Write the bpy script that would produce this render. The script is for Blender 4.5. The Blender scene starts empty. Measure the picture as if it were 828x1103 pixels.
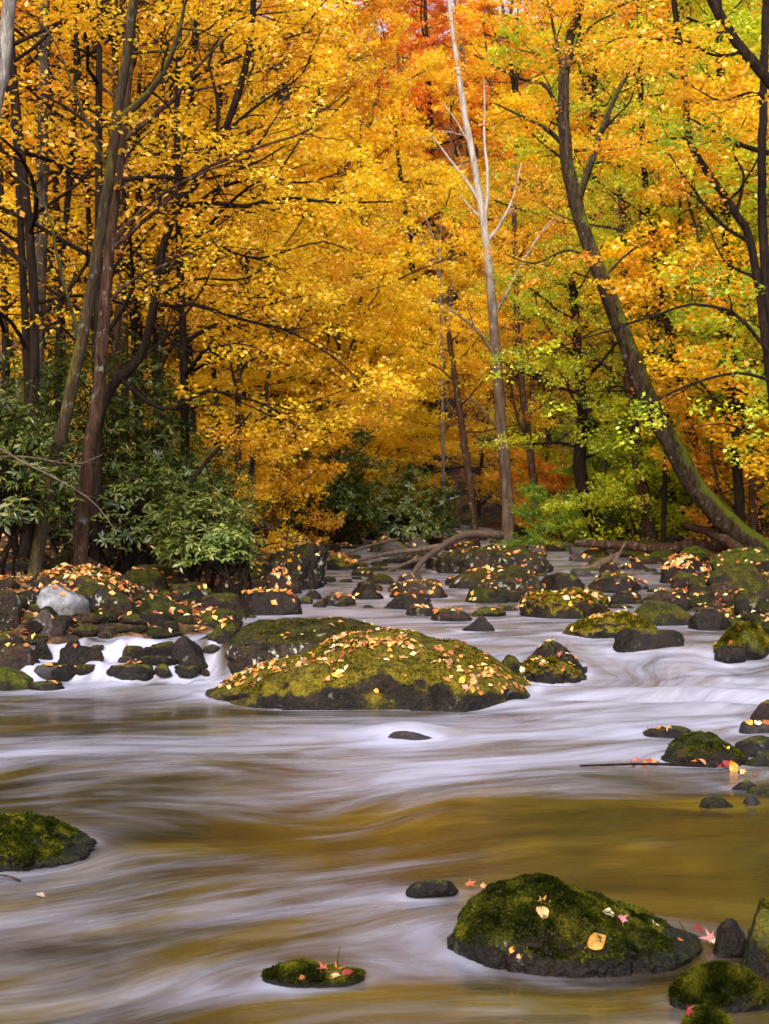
import bpy, bmesh, math, random
import numpy as np
from mathutils import Vector, Matrix

C = bpy.context.scene.collection
SC = bpy.context.scene
R = np.random.default_rng(7)
EXPOSURE = 1.62
F, CX, CY, H = 1437.0, 414.0, 551.5, 1.5          # focal length (photo pixels), principal point, eye height

def unit(v):
    v = np.asarray(v, float)
    return v / (np.linalg.norm(v, axis=-1, keepdims=True) + 1e-12)

def sstep(a, b, x):
    t = np.clip((x - a) / (b - a), 0, 1)
    return t * t * (3 - 2 * t)

# ------------------------------------------------------------------ noise
def _hash(ix, iy, iz, s):
    n = (ix * 374761393 + iy * 668265263 + iz * 2147483647 + s * 1274126177) & 0xffffffff
    n = ((n ^ (n >> 13)) * 1274126177) & 0xffffffff
    n = ((n ^ (n >> 16)) * 2246822519) & 0xffffffff
    return ((n ^ (n >> 15)) & 0xffffff) / float(0xffffff)

def vnoise(p, s=0):
    p = np.asarray(p, float)
    i = np.floor(p).astype(np.int64)
    f = p - i
    f = f * f * f * (f * (f * 6 - 15) + 10)
    out = 0
    for dx in (0, 1):
        for dy in (0, 1):
            for dz in (0, 1):
                w = (f[:, 0] if dx else 1 - f[:, 0]) * (f[:, 1] if dy else 1 - f[:, 1]) * (f[:, 2] if dz else 1 - f[:, 2])
                out = out + w * _hash(i[:, 0] + dx, i[:, 1] + dy, i[:, 2] + dz, s)
    return out * 2 - 1

def fbm(p, s=0, o=4, g=0.5):
    p = np.asarray(p, float)
    a, t, out = 1.0, 0.0, 0
    for k in range(o):
        out = out + a * vnoise(p * (2.03 ** k) + 17.3 * k, s + k)
        t += a
        a *= g
    return out / t

# ------------------------------------------------------------------ the lie of the land
_cy = [-12, 4, 8.5, 11, 12.4, 12.8, 13.2, 14, 17, 20, 25, 30, 40, 50, 60, 90]
_xr = [2.6, 1.7, 2.75, 3.9, 4.4, 4.2, 4.0, 3.7, 3.7, 4.4, 5.6, 5.4, 5.6, 5.0, 4.0, 3.0]
_xl = [-7, -5.5, -4.6, -4.1, -3.7, -2.5, -1.8, -1.6, -1.6, -1.5, -1.4, -1.2, -1.0, -1.0, 0.0, 0.0]
def xr(y): return np.interp(y, _cy, _xr)
def xl(y): return np.interp(y, _cy, _xl)

def wlevel(x, y):
    x = np.asarray(x, float); y = np.asarray(y, float)
    wob = 0.25 * np.sin(x * 2.1 + 0.7) + 0.12 * np.sin(x * 5.3)
    left = (sstep(11.80, 12.15, y + 0.5 * wob) * .13 + sstep(12.15, 12.5, y - 0.4 * wob) * .15)
    right = sstep(11.0, 13.1, y + wob - 0.15 * (x - 2)) * 0.25
    m = sstep(-1.2, 0.4, x)
    z = left * (1 - m) + right * m
    z = z + np.interp(y, [13, 17, 22, 30, 45, 60, 90], [0, 0.035, 0.12, 0.24, 0.36, 0.6, 1.2])
    return z

def ground(x, y):
    x = np.asarray(x, float); y = np.asarray(y, float)
    sh = x.shape
    dl, dr = xl(y) - x, x - xr(y)
    d = np.maximum(dl, dr)
    rise = np.where(d > 0, 1.5 * (1 - np.exp(-np.maximum(d, 0) / 7.5)), -0.42 * sstep(0, 1.1, -d) - 0.04)
    z = wlevel(x, y) + rise
    z = z + np.where(d > 8, 0.22 * (np.maximum(d, 8) - 8), 0)
    z = z + 0.30 * np.maximum(y - 62, 0) ** 1.08
    p = np.stack([x.ravel() * 0.55, y.ravel() * 0.55, np.zeros(x.size)], 1)
    n = fbm(p, 3, 4).reshape(sh)
    return z + n * (0.05 + 0.22 * sstep(0, 4, d))

def surf(x, y): return max(float(ground(np.array([x]), np.array([y]))[0]), float(wlevel(x, y)))

def at(px, py, Y):
    return np.array([(px - CX) / F * Y, Y, H - (py - CY) / F * Y])

def hit(px, py):
    """the point of bank or water seen at a photo pixel"""
    dx, dz = (px - CX) / F, (py - CY) / F
    a = 2.5
    while a < 90:
        if H - dz * a <= surf(dx * a, a): break
        a += 0.25
    lo, hi = a - 0.25, a
    for _ in range(12):
        m = (lo + hi) / 2
        if H - dz * m <= surf(dx * m, m): hi = m
        else: lo = m
    return np.array([dx * hi, hi, surf(dx * hi, hi)])

# ------------------------------------------------------------------ object helpers
def tag(o, label=None, cat=None, group=None, kind=None):
    if label: o['label'] = label
    if cat: o['category'] = cat
    if group: o['group'] = group
    if kind: o['kind'] = kind
    return o

def empty(name, loc, rz=0.0):
    o = bpy.data.objects.new(name, None)
    o.location = loc; o.rotation_euler = (0, 0, rz); o.empty_display_size = 0.2
    C.objects.link(o)
    return o

def mesh_np(name, V, Fs, smooth=True, attrs=None, uv=None):
    """V n x 3, Fs list of arrays (m x 3 or m x 4)"""
    me = bpy.data.meshes.new(name)
    V = np.asarray(V, np.float32)
    if not isinstance(Fs, (list, tuple)): Fs = [Fs]
    loops = np.concatenate([np.asarray(f, np.int32).ravel() for f in Fs])
    tot = np.concatenate([np.full(len(f), f.shape[1], np.int32) for f in Fs])
    st = np.concatenate([[0], np.cumsum(tot)[:-1]]).astype(np.int32)
    me.vertices.add(len(V)); me.vertices.foreach_set('co', V.ravel())
    me.loops.add(len(loops)); me.loops.foreach_set('vertex_index', loops)
    me.polygons.add(len(tot)); me.polygons.foreach_set('loop_start', st)
    try: me.polygons.foreach_set('loop_total', tot)
    except Exception: pass
    me.polygons.foreach_set('use_smooth', np.full(len(tot), smooth, bool))
    if attrs:
        for k, a in attrs.items():
            at_ = me.attributes.new(k, 'FLOAT', 'POINT')
            at_.data.foreach_set('value', np.asarray(a, np.float32))
    if uv is not None:
        l = me.uv_layers.new(name='flow')
        l.data.foreach_set('uv', np.asarray(uv, np.float32)[loops].ravel())
    me.update(calc_edges=True)
    return me

def obj(name, me, mat=None, parent=None, loc=None, rz=0.0):
    o = bpy.data.objects.new(name, me)
    if mat is not None:
        if not me.materials: me.materials.append(None)
        o.material_slots[0].link = 'OBJECT'
        o.material_slots[0].material = mat
    if loc is not None: o.location = loc
    o.rotation_euler = (0, 0, rz)
    o.parent = parent
    C.objects.link(o)
    return o

def copy_thing(root, loc, rz, scale=1.0):
    r = root.copy(); C.objects.link(r)
    r.location = loc; r.rotation_euler = (0, 0, rz); r.scale = (scale,) * 3
    for ch in root.children:
        c = ch.copy(); C.objects.link(c); c.parent = r
    return r

# ------------------------------------------------------------------ materials
class NT:
    def __init__(self, name):
        self.m = bpy.data.materials.new(name); self.m.use_nodes = True
        self.t = self.m.node_tree; self.t.nodes.clear()
        self.out = self.n('ShaderNodeOutputMaterial')
    def n(self, typ, **kw):
        nd = self.t.nodes.new(typ)
        for k, v in kw.items():
            if hasattr(nd, k): setattr(nd, k, v)
        return nd
    def l(self, a, b): self.t.links.new(a, b)
    def setv(self, sock, v):
        if isinstance(v, bpy.types.NodeSocket): self.l(v, sock)
        else: sock.default_value = v
    def noise(self, vec, scale, detail=4, rough=0.55, dist=0.0):
        nd = self.n('ShaderNodeTexNoise'); nd.inputs['Scale'].default_value = scale
        nd.inputs['Detail'].default_value = detail; nd.inputs['Roughness'].default_value = rough
        nd.inputs['Distortion'].default_value = dist
        if vec is not None: self.l(vec, nd.inputs['Vector'])
        return nd.outputs['Fac']
    def ramp(self, fac, stops, interp='LINEAR'):
        nd = self.n('ShaderNodeValToRGB'); e = nd.color_ramp.elements; nd.color_ramp.interpolation = interp
        while len(e) < len(stops): e.new(0.5)
        for i, (p, c) in enumerate(stops):
            e[i].position = p; e[i].color = (*c, 1) if len(c) == 3 else c
        self.l(fac, nd.inputs['Fac'])
        return nd.outputs['Color']
    def mix(self, fac, a, b, mode='MIX'):
        nd = self.n('ShaderNodeMix', data_type='RGBA', blend_type=mode)
        self.setv(nd.inputs[0], fac)
        self.setv(nd.inputs[6], a if not isinstance(a, tuple) else (*a, 1))
        self.setv(nd.inputs[7], b if not isinstance(b, tuple) else (*b, 1))
        return nd.outputs[2]
    def math(self, op, a, b=0.0, c=0.0, clamp=False):
        nd = self.n('ShaderNodeMath', operation=op, use_clamp=clamp)
        self.setv(nd.inputs[0], a); self.setv(nd.inputs[1], b); self.setv(nd.inputs[2], c)
        return nd.outputs[0]
    def remap(self, v, a, b, c=0.0, d=1.0, smooth=True):
        nd = self.n('ShaderNodeMapRange', interpolation_type='SMOOTHSTEP' if smooth else 'LINEAR')
        self.setv(nd.inputs[0], v)
        for k, x in zip((1, 2, 3, 4), (a, b, c, d)): nd.inputs[k].default_value = x
        return nd.outputs[0]
    def mapping(self, vec, scale=(1, 1, 1), loc=(0, 0, 0), rot=(0, 0, 0)):
        nd = self.n('ShaderNodeMapping'); nd.inputs['Scale'].default_value = scale
        nd.inputs['Location'].default_value = loc; nd.inputs['Rotation'].default_value = rot
        self.l(vec, nd.inputs['Vector'])
        return nd.outputs[0]
    def attr(self, name):
        nd = self.n('ShaderNodeAttribute'); nd.attribute_name = name
        return nd.outputs['Fac']
    def bump(self, h, strength, dist, prev=None):
        nd = self.n('ShaderNodeBump'); nd.inputs['Strength'].default_value = strength
        nd.inputs['Distance'].default_value = dist
        self.l(h, nd.inputs['Height'])
        if prev is not None: self.l(prev, nd.inputs['Normal'])
        return nd.outputs[0]
    def principled(self, col, rough, normal=None, spec=0.5, ior=None):
        nd = self.n('ShaderNodeBsdfPrincipled')
        self.setv(nd.inputs['Base Color'], col if not isinstance(col, tuple) else (*col, 1))
        self.setv(nd.inputs['Roughness'], rough)
        nd.inputs['Specular IOR Level'].default_value = spec
        if ior: nd.inputs['IOR'].default_value = ior
        if normal is not None: self.l(normal, nd.inputs['Normal'])
        self.l(nd.outputs[0], self.out.inputs[0])
        return nd

def leaf_mat(name, stops, trans=0.5, gloss=0.05, grough=0.4, vary=0.06):
    t = NT(name)
    tint = t.attr('tint')
    oi = t.n('ShaderNodeObjectInfo')
    col = t.ramp(tint, stops)
    hsv = t.n('ShaderNodeHueSaturation')
    t.setv(hsv.inputs['Hue'], t.math('MULTIPLY_ADD', oi.outputs['Random'], vary * 0.5, 0.5 - vary * 0.25))
    t.setv(hsv.inputs['Value'], t.math('MULTIPLY_ADD', oi.outputs['Random'], 0.24, 0.86))
    t.l(col, hsv.inputs['Color'])
    c = hsv.outputs[0]
    d = t.n('ShaderNodeBsdfDiffuse'); t.l(c, d.inputs[0])
    tr = t.n('ShaderNodeBsdfTranslucent'); t.l(c, tr.inputs[0])
    m = t.n('ShaderNodeMixShader'); m.inputs[0].default_value = trans
    t.l(d.outputs[0], m.inputs[1]); t.l(tr.outputs[0], m.inputs[2])
    g = t.n('ShaderNodeBsdfGlossy'); g.inputs['Roughness'].default_value = grough
    g.inputs['Color'].default_value = (1, 1, 1, 1)
    m2 = t.n('ShaderNodeMixShader'); m2.inputs[0].default_value = gloss
    t.l(m.outputs[0], m2.inputs[1]); t.l(g.outputs[0], m2.inputs[2])
    t.l(m2.outputs[0], t.out.inputs[0])
    return t.m

LEAF = {
 'golden': leaf_mat('golden_leaves', [(0, (.62, .22, .006)), (.2, (.89, .44, .008)), (.5, (.97, .575, .011)), (.8, (.97, .68, .022)), (1, (.88, .70, .05))], trans=.55),
 'amber': leaf_mat('amber_leaves', [(0, (.58, .14, .007)), (.25, (.90, .37, .010)), (.6, (.95, .51, .014)), (.85, (.96, .63, .024)), (1, (.82, .56, .03))], trans=.55),
 'orange': leaf_mat('orange_leaves', [(0, (.55, .10, .008)), (.3, (.86, .22, .010)), (.65, (.94, .34, .012)), (1, (.95, .50, .018))], trans=.55),
 'russet': leaf_mat('russet_leaves', [(0, (.40, .06, .008)), (.4, (.72, .15, .012)), (.75, (.86, .26, .014)), (1, (.90, .42, .02))], trans=.5),
 'lime': leaf_mat('lime_leaves', [(0, (.18, .30, .012)), (.3, (.42, .52, .018)), (.6, (.70, .70, .022)), (.85, (.90, .74, .024)), (1, (.94, .58, .016))], trans=.55),
 'brightgold': leaf_mat('brightened_golden_leaves', [(0, (.74, .36, .008)), (.2, (.93, .50, .009)), (.5, (.97, .63, .013)), (.8, (.97, .73, .026)), (1, (.90, .74, .06))], trans=.58),  # golden leaves with brightness put into the colour, where the wood is dim
 'green': leaf_mat('green_leaves', [(0, (.06, .14, .012)), (.4, (.16, .28, .016)), (.75, (.32, .44, .02)), (1, (.60, .56, .025))]),
 'red': leaf_mat('red_leaves', [(0, (.36, .03, .02)), (.5, (.62, .07, .04)), (1, (.78, .17, .03))]),
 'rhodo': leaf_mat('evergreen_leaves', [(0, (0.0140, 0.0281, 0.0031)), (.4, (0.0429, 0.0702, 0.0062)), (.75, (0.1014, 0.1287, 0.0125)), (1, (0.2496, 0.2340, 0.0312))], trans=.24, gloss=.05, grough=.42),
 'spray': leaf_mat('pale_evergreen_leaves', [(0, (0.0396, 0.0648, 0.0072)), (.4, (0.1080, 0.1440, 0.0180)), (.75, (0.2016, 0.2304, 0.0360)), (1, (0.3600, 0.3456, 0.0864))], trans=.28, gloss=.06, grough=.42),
 'tuft': leaf_mat('moss_tufts', [(0, (.006, .008, .0015)), (.45, (.030, .034, .004)), (.8, (.095, .095, .008)), (1, (.17, .14, .015))], trans=.3, gloss=.0, vary=.02),
 'goldtuft': leaf_mat('golden_moss_tufts', [(0, (.020, .018, .002)), (.45, (.085, .072, .006)), (.8, (.20, .16, .010)), (1, (.30, .22, .02))], trans=.3, gloss=.0, vary=.02),
 'litter': leaf_mat('fallen_leaves', [(0, (.20, .05, .014)), (.25, (.44, .12, .02)), (.5, (.62, .24, .03)), (.75, (.72, .42, .10)), (1, (.70, .56, .30))], trans=.15, gloss=.05, vary=.04),
}

def bark_mat(name, dark, light, moss=0.0, mosscol=(.12, .12, .012), lich=0.0, scale=1.0):
    t = NT(name)
    tc = t.n('ShaderNodeTexCoord').outputs['Object']
    st = t.mapping(tc, (9 * scale, 9 * scale, 1.6 * scale))
    n1 = t.noise(st, 1.6, 6, .65, .6)
    n2 = t.noise(tc, 2.2, 4, .6)
    n3 = t.noise(tc, 7.0, 5, .65)
    n4 = t.noise(t.mapping(tc, (26 * scale, 26 * scale, 5 * scale)), 1.5, 5, .7, .3)
    col = t.ramp(t.math('MULTIPLY_ADD', n4, .5, t.math('MULTIPLY', n1, .6)), [(.42, dark), (.56, tuple((a * .6 + b * .4) for a, b in zip(dark, light))), (.70, light)])
    if lich > 0:
        col = t.mix(t.remap(t.math('MULTIPLY_ADD', n4, .35, t.math('MULTIPLY', n3, .75)), .67 - lich * .15, .74, 0, .75), col, (.24, .235, .19))
    if moss > 0:
        geo = t.n('ShaderNodeNewGeometry')
        sx = t.n('ShaderNodeSeparateXYZ'); t.l(geo.outputs['Normal'], sx.inputs[0])
        up = t.math('MULTIPLY_ADD', sx.outputs[2], 0.70, t.math('MULTIPLY_ADD', n2, .8, t.math('MULTIPLY_ADD', n4, .5, t.math('MULTIPLY', n3, .3))))
        mcol = t.mix(t.noise(tc, 30, 3), tuple(x * .45 for x in mosscol), tuple(x * 1.5 for x in mosscol))
        col = t.mix(t.remap(up, 1.02 - moss * .45, 1.26 - moss * .45, 0, .9), col, mcol)
    h = t.math('ADD', n1, t.math('MULTIPLY', n4, .8))
    t.principled(col, .95, t.bump(h, 1.0, .04), spec=.08)
    return t.m

BARK = {
 'dark': bark_mat('dark_bark', (.006, .004, .003), (.036, .022, .015), moss=0),
 'brown': bark_mat('brown_bark', (.016, .008, .005), (.115, .060, .036), moss=.0, lich=.45),
 'grey': bark_mat('grey_bark', (.020, .014, .011), (.11, .085, .064), moss=.2, lich=.5),
 'mossy': bark_mat('mossy_bark', (.018, .012, .008), (.08, .055, .03), moss=.50, mosscol=(.105, .085, .010), lich=.35),
 'greenmoss': bark_mat('green_mossy_bark', (.006, .004, .003), (.080, .052, .032), moss=.32, mosscol=(.085, .10, .008), lich=.25),
 'pale': bark_mat('pale_bark', (.20, .17, .15), (.62, .57, .53), lich=.2),
 'paleworn': bark_mat('worn_pale_bark', (.05, .04, .034), (.36, .32, .29), lich=.5),
 'wood': bark_mat('driftwood_bark', (.06, .038, .028), (.24, .165, .12), moss=.0, lich=.2),
}
# a bark that turns from dark to pale up the stem (the birch-like tree)
def birch_mat():
    t = NT('whitish_upper_bark')
    tc = t.n('ShaderNodeTexCoord').outputs['Object']
    sx = t.n('ShaderNodeSeparateXYZ'); t.l(tc, sx.inputs[0])
    n1 = t.noise(t.mapping(tc, (6, 6, 1.2)), 1.5, 5, .65, .5)
    n3 = t.noise(tc, 3.0, 5, .65)
    dark = t.ramp(n1, [(.35, (.03, .02, .014)), (.7, (.17, .11, .075))])
    pale = t.ramp(n1, [(.30, (.12, .09, .075)), (.5, (.30, .26, .225)), (.8, (.44, .39, .35))])
    f = t.remap(t.math('MULTIPLY_ADD', n3, 5.0, sx.outputs[2]), 8.5, 12.0)
    t.principled(t.mix(f, dark, pale), .8, t.bump(n1, .7, .03), spec=.25)
    return t.m
BARK['birch'] = birch_mat()

def rock_mat(name, dark, light, moss=.6, mossa=(.018, .022, .003), mossb=(.125, .115, .010), lich=.25, leafy=0.0, rough=.55, pit=.75):
    t = NT(name)
    oi = t.n('ShaderNodeObjectInfo')
    tc0 = t.n('ShaderNodeTexCoord').outputs['Object']
    off = t.n('ShaderNodeVectorMath', operation='SCALE'); off.inputs[0].default_value = (37, 19, 53)
    t.l(oi.outputs['Random'], off.inputs['Scale'])
    ad = t.n('ShaderNodeVectorMath', operation='ADD'); t.l(tc0, ad.inputs[0]); t.l(off.outputs[0], ad.inputs[1])
    tc = ad.outputs[0]
    geo = t.n('ShaderNodeNewGeometry')
    sx = t.n('ShaderNodeSeparateXYZ'); t.l(geo.outputs['Normal'], sx.inputs[0])
    n1 = t.noise(tc, 3.5, 7, .62, .4)
    n2 = t.noise(tc, 9, 6, .65)
    n3 = t.noise(tc, 45, 4, .6)
    nb = t.noise(tc, 1.7, 3, .5)
    col = t.ramp(n1, [(.30, dark), (.55, tuple((a + b) / 2 * .8 for a, b in zip(dark, light))), (.72, light)])
    n5 = t.noise(tc, 22, 6, .7, .6)
    col = t.mix(t.remap(t.noise(tc, 2.6, 5, .6), .48, .60, 0, .7), col, t.mix(.5, col, (.050, .026, .012)))
    col = t.mix(t.remap(n5, .38, .62, pit, 0), col, (.004, .003, .002))
    col = t.mix(t.remap(n2, .62 - .1 * lich, .68 - .08 * lich, 0, min(1, lich * 2.2)), col, (.34, .34, .27))
    mf = t.math('MULTIPLY_ADD', sx.outputs[2], .95, t.math('MULTIPLY_ADD', n2, .55, t.math('MULTIPLY', nb, .75)))  # moss favours tops; strong upward weight also paints shade into the undersides
    mf = t.remap(mf, 1.58 - moss * .95, 1.80 - moss * .95)
    mc = t.mix(t.remap(t.math('MULTIPLY_ADD', n3, .5, t.math('MULTIPLY', n2, .6)), .40, .72), mossa, mossb)
    mc = t.mix(t.remap(t.noise(tc, 4.0, 3), .55, .75, 0, .55), mc, (.10, .060, .012))
    col = t.mix(mf, col, mc)
    wet = t.remap(t.math('MULTIPLY_ADD', n2, .10, t.attr('above')), .05, .16)  # damp waterline, its band raised to paint shade low on the rock too
    col = t.mix(wet, t.mix(.68, col, (.006, .005, .004)), col)
    rg = t.math('MULTIPLY_ADD', wet, rough - .2, t.math('MULTIPLY_ADD', mf, .3, .30))
    b1 = t.bump(t.math('ADD', n1, t.math('MULTIPLY_ADD', n5, .35, t.math('MULTIPLY', n2, .6))), 1.0, .055)
    vn = t.n('ShaderNodeTexVoronoi'); vn.inputs['Scale'].default_value = 70; t.l(tc, vn.inputs['Vector'])
    fz = t.math('MULTIPLY', t.math('ADD', n3, t.math('MULTIPLY', vn.outputs['Distance'], -.7)), t.math('MULTIPLY_ADD', mf, 1.0, .12))
    b2 = t.bump(fz, .9, .016, b1)
    t.principled(col, rg, b2, spec=.16)
    return t.m

ROCK = {
 'moss': rock_mat('mossy_stone', (0.0082, 0.0053, 0.0033), (0.0412, 0.0267, 0.0163), moss=.75, mossa=(0.0078, 0.0094, 0.0014), mossb=(0.0745, 0.0667, 0.0054)),
 'gold': rock_mat('golden_mossy_stone', (.007, .005, .003), (.042, .027, .016), moss=.84, mossa=(.026, .021, .002), mossb=(.21, .155, .009), lich=.12),
 'fern': rock_mat('green_mossy_stone', (0.0078, 0.0058, 0.0041), (0.0392, 0.0305, 0.0204), moss=.84, mossa=(0.0094, 0.0131, 0.0014), mossb=(0.1020, 0.1088, 0.0068), lich=.12),
 'deep': rock_mat('dark_mossy_stone', (0.0049, 0.0033, 0.0022), (0.0280, 0.0187, 0.0114), moss=.86, mossa=(0.0039, 0.0051, 0.0010), mossb=(0.0518, 0.0508, 0.0048), lich=.25),
 'dark': rock_mat('dark_wet_stone', (0.0053, 0.0035, 0.0025), (0.0385, 0.0226, 0.0148), moss=.18, lich=.08, rough=.38),
 'brown': rock_mat('brown_stone', (0.0149, 0.0078, 0.0049), (0.0910, 0.0477, 0.0283), moss=.28, lich=.15),
 'grey': rock_mat('grey_stone', (0.0392, 0.0341, 0.0320), (0.1569, 0.1378, 0.1362), moss=.12, lich=.15, pit=.4),
 'pale': rock_mat('pale_grey_stone', (.15, .15, .16), (.44, .44, .47), moss=.08, lich=.1, pit=.2),
 'lichen': rock_mat('lichen_stone', (0.0129, 0.0087, 0.0056), (0.0697, 0.0477, 0.0298), moss=.45, mossa=(0.0094, 0.0087, 0.0014), mossb=(0.0628, 0.0508, 0.0054), lich=.5),
}
# ------------------------------------------------------------------ ground
def grid_faces(nr, nc):
    i = np.arange((nr - 1) * (nc - 1)); r = i // (nc - 1); c = i % (nc - 1); a = r * nc + c
    return np.stack([a, a + 1, a + nc + 1, a + nc], 1)

def make_ground():
    ys = np.concatenate([np.linspace(-14, 8, 70), np.linspace(8.1, 30, 150), np.linspace(30.3, 70, 110), np.geomspace(70.6, 260, 60)])
    xs = np.concatenate([-np.geomspace(8.1, 170, 45)[::-1], np.linspace(-8, 9, 190), np.geomspace(9.1, 170, 45)])
    X, Y = np.meshgrid(xs, ys)
    Z = ground(X, Y)
    p = np.stack([X.ravel() * 2.6, Y.ravel() * 2.6, Z.ravel() * 0], 1)
    Z = Z + (fbm(p, 9, 3) * .045).reshape(Z.shape)
    t = NT('forest_floor')
    tc = t.n('ShaderNodeTexCoord').outputs['Object']
    vo = t.n('ShaderNodeTexVoronoi'); vo.inputs['Scale'].default_value = 13; t.l(tc, vo.inputs['Vector'])
    sc = t.n('ShaderNodeSeparateColor'); t.l(vo.outputs['Color'], sc.inputs[0])
    lc = t.ramp(sc.outputs[0], [(0, (.035, .018, .010)), (.4, (.11, .045, .014)), (.75, (.20, .085, .022)), (1, (.30, .15, .05))])
    n = t.noise(tc, 1.3, 6, .65)
    col = t.mix(t.remap(n, .40, .62), (.022, .015, .010), lc)
    col = t.mix(t.remap(t.noise(tc, .6, 4), .55, .68, 0, .6), col, (.045, .055, .010))
    t.principled(col, .9, t.bump(t.math('ADD', vo.outputs['Distance'], n), .8, .05), spec=.2)
    o = obj('ground', mesh_np('ground', np.stack([X.ravel(), Y.ravel(), Z.ravel()], 1), grid_faces(len(ys), len(xs))), t.m)
    tag(o, kind='structure')
make_ground()

# ------------------------------------------------------------------ water
FOAM = [  # photo pixel, how white the water is there
 (600, 1062, .0), (560, 1058, .05), (660, 1062, .05), (400, 762, .2), (760, 1095, .1), (50, 942, .3),  # at rock feet: water colour kept dark for the rocks' reflections
 (30, 745, .05), (120, 755, .05), (200, 770, .12), (60, 775, .12), (10, 700, .4), (60, 725, .9), (100, 738, .6), (150, 738, .6), (215, 735, .6),
 (140, 705, 1.0), (170, 700, 1.0), (200, 712, .9), (235, 715, .9), (160, 725, 1.0), (80, 705, .9), (150, 688, .35), (200, 682, .3), (110, 690, .5),
 (300, 775, .30), (420, 772, .45), (520, 770, .55), (600, 765, .80), (700, 760, .80), (800, 757, .70), (640, 745, .95), (720, 742, .98), (800, 738, .9),
 (600, 735, .75), (660, 722, .55), (740, 718, .50), (810, 718, .6), (660, 706, .42), (740, 704, .40), (810, 706, .42), (600, 685, .42),
 (470, 795, .95), (520, 790, .95), (560, 790, .75), (640, 790, .70), (720, 775, .6), (780, 785, .45), (400, 790, .65), (330, 790, .65),
 (250, 800, .70), (150, 806, .72), (60, 806, .66), (0, 806, .6), (250, 826, .18), (190, 830, .25), (100, 842, .20), (20, 850, .12), (330, 820, .60), (420, 825, .80), (500, 830, .80), (470, 850, .62),
 (570, 815, .72), (640, 810, .62), (700, 815, .45), (600, 838, .45), (680, 836, .32), (760, 840, .25), (820, 840, .2),
 (400, 850, .58), (320, 850, .40), (250, 860, .50), (150, 870, .52), (120, 905, .58), (60, 870, .3),
 (550, 870, .18), (650, 870, .03), (760, 880, .0), (600, 910, .03), (720, 925, .0), (520, 900, .06), (460, 890, .22), (400, 890, .20), (820, 930, .02),
 (340, 905, .18), (270, 920, .20), (430, 925, .14), (550, 940, .08), (680, 950, .15), (780, 950, .05),
 (210, 940, .50), (130, 945, .45), (60, 960, .40), (300, 945, .52), (370, 965, .62), (440, 958, .68), (330, 985, .45), (250, 975, .28), (470, 985, .40), (430, 1005, .38),
 (180, 990, .52), (80, 1000, .58), (20, 1010, .46), (120, 1020, .40), (220, 1018, .22), (320, 1020, .20), (420, 1030, .5), (250, 1045, .55), (180, 1070, .50), (80, 1060, .40),
 (30, 1090, .42), (140, 1095, .50), (330, 1070, .60), (440, 1060, .55), (520, 1070, .50), (600, 1075, .46), (680, 1070, .28), (300, 1095, .15), (420, 1095, .10), (540, 1095, .30), (640, 1095, .32),
 (740, 1035, .25), (810, 1100, .2),
 (360, 655, .70), (340, 640, .60), (400, 670, .66), (470, 680, .62), (540, 695, .60), (380, 640, .55), (450, 665, .55), (540, 672, .58), (580, 680, .60), (640, 695, .48),
 (440, 640, .5), (380, 615, .55), (420, 600, .5), (500, 620, .5), (600, 640, .4), (660, 640, .5), (720, 632, .55), (640, 600, .5), (740, 625, .5), (560, 600, .45), (580, 652, .5),
 (330, 600, .5), (360, 590, .75), (420, 588, .7), (480, 586, .7), (600, 590, .7), (350, 622, .7), (215, 650, .9), (190, 642, .8), (235, 660, .5), (760, 690, .4), (820, 690, .4),
]
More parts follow.
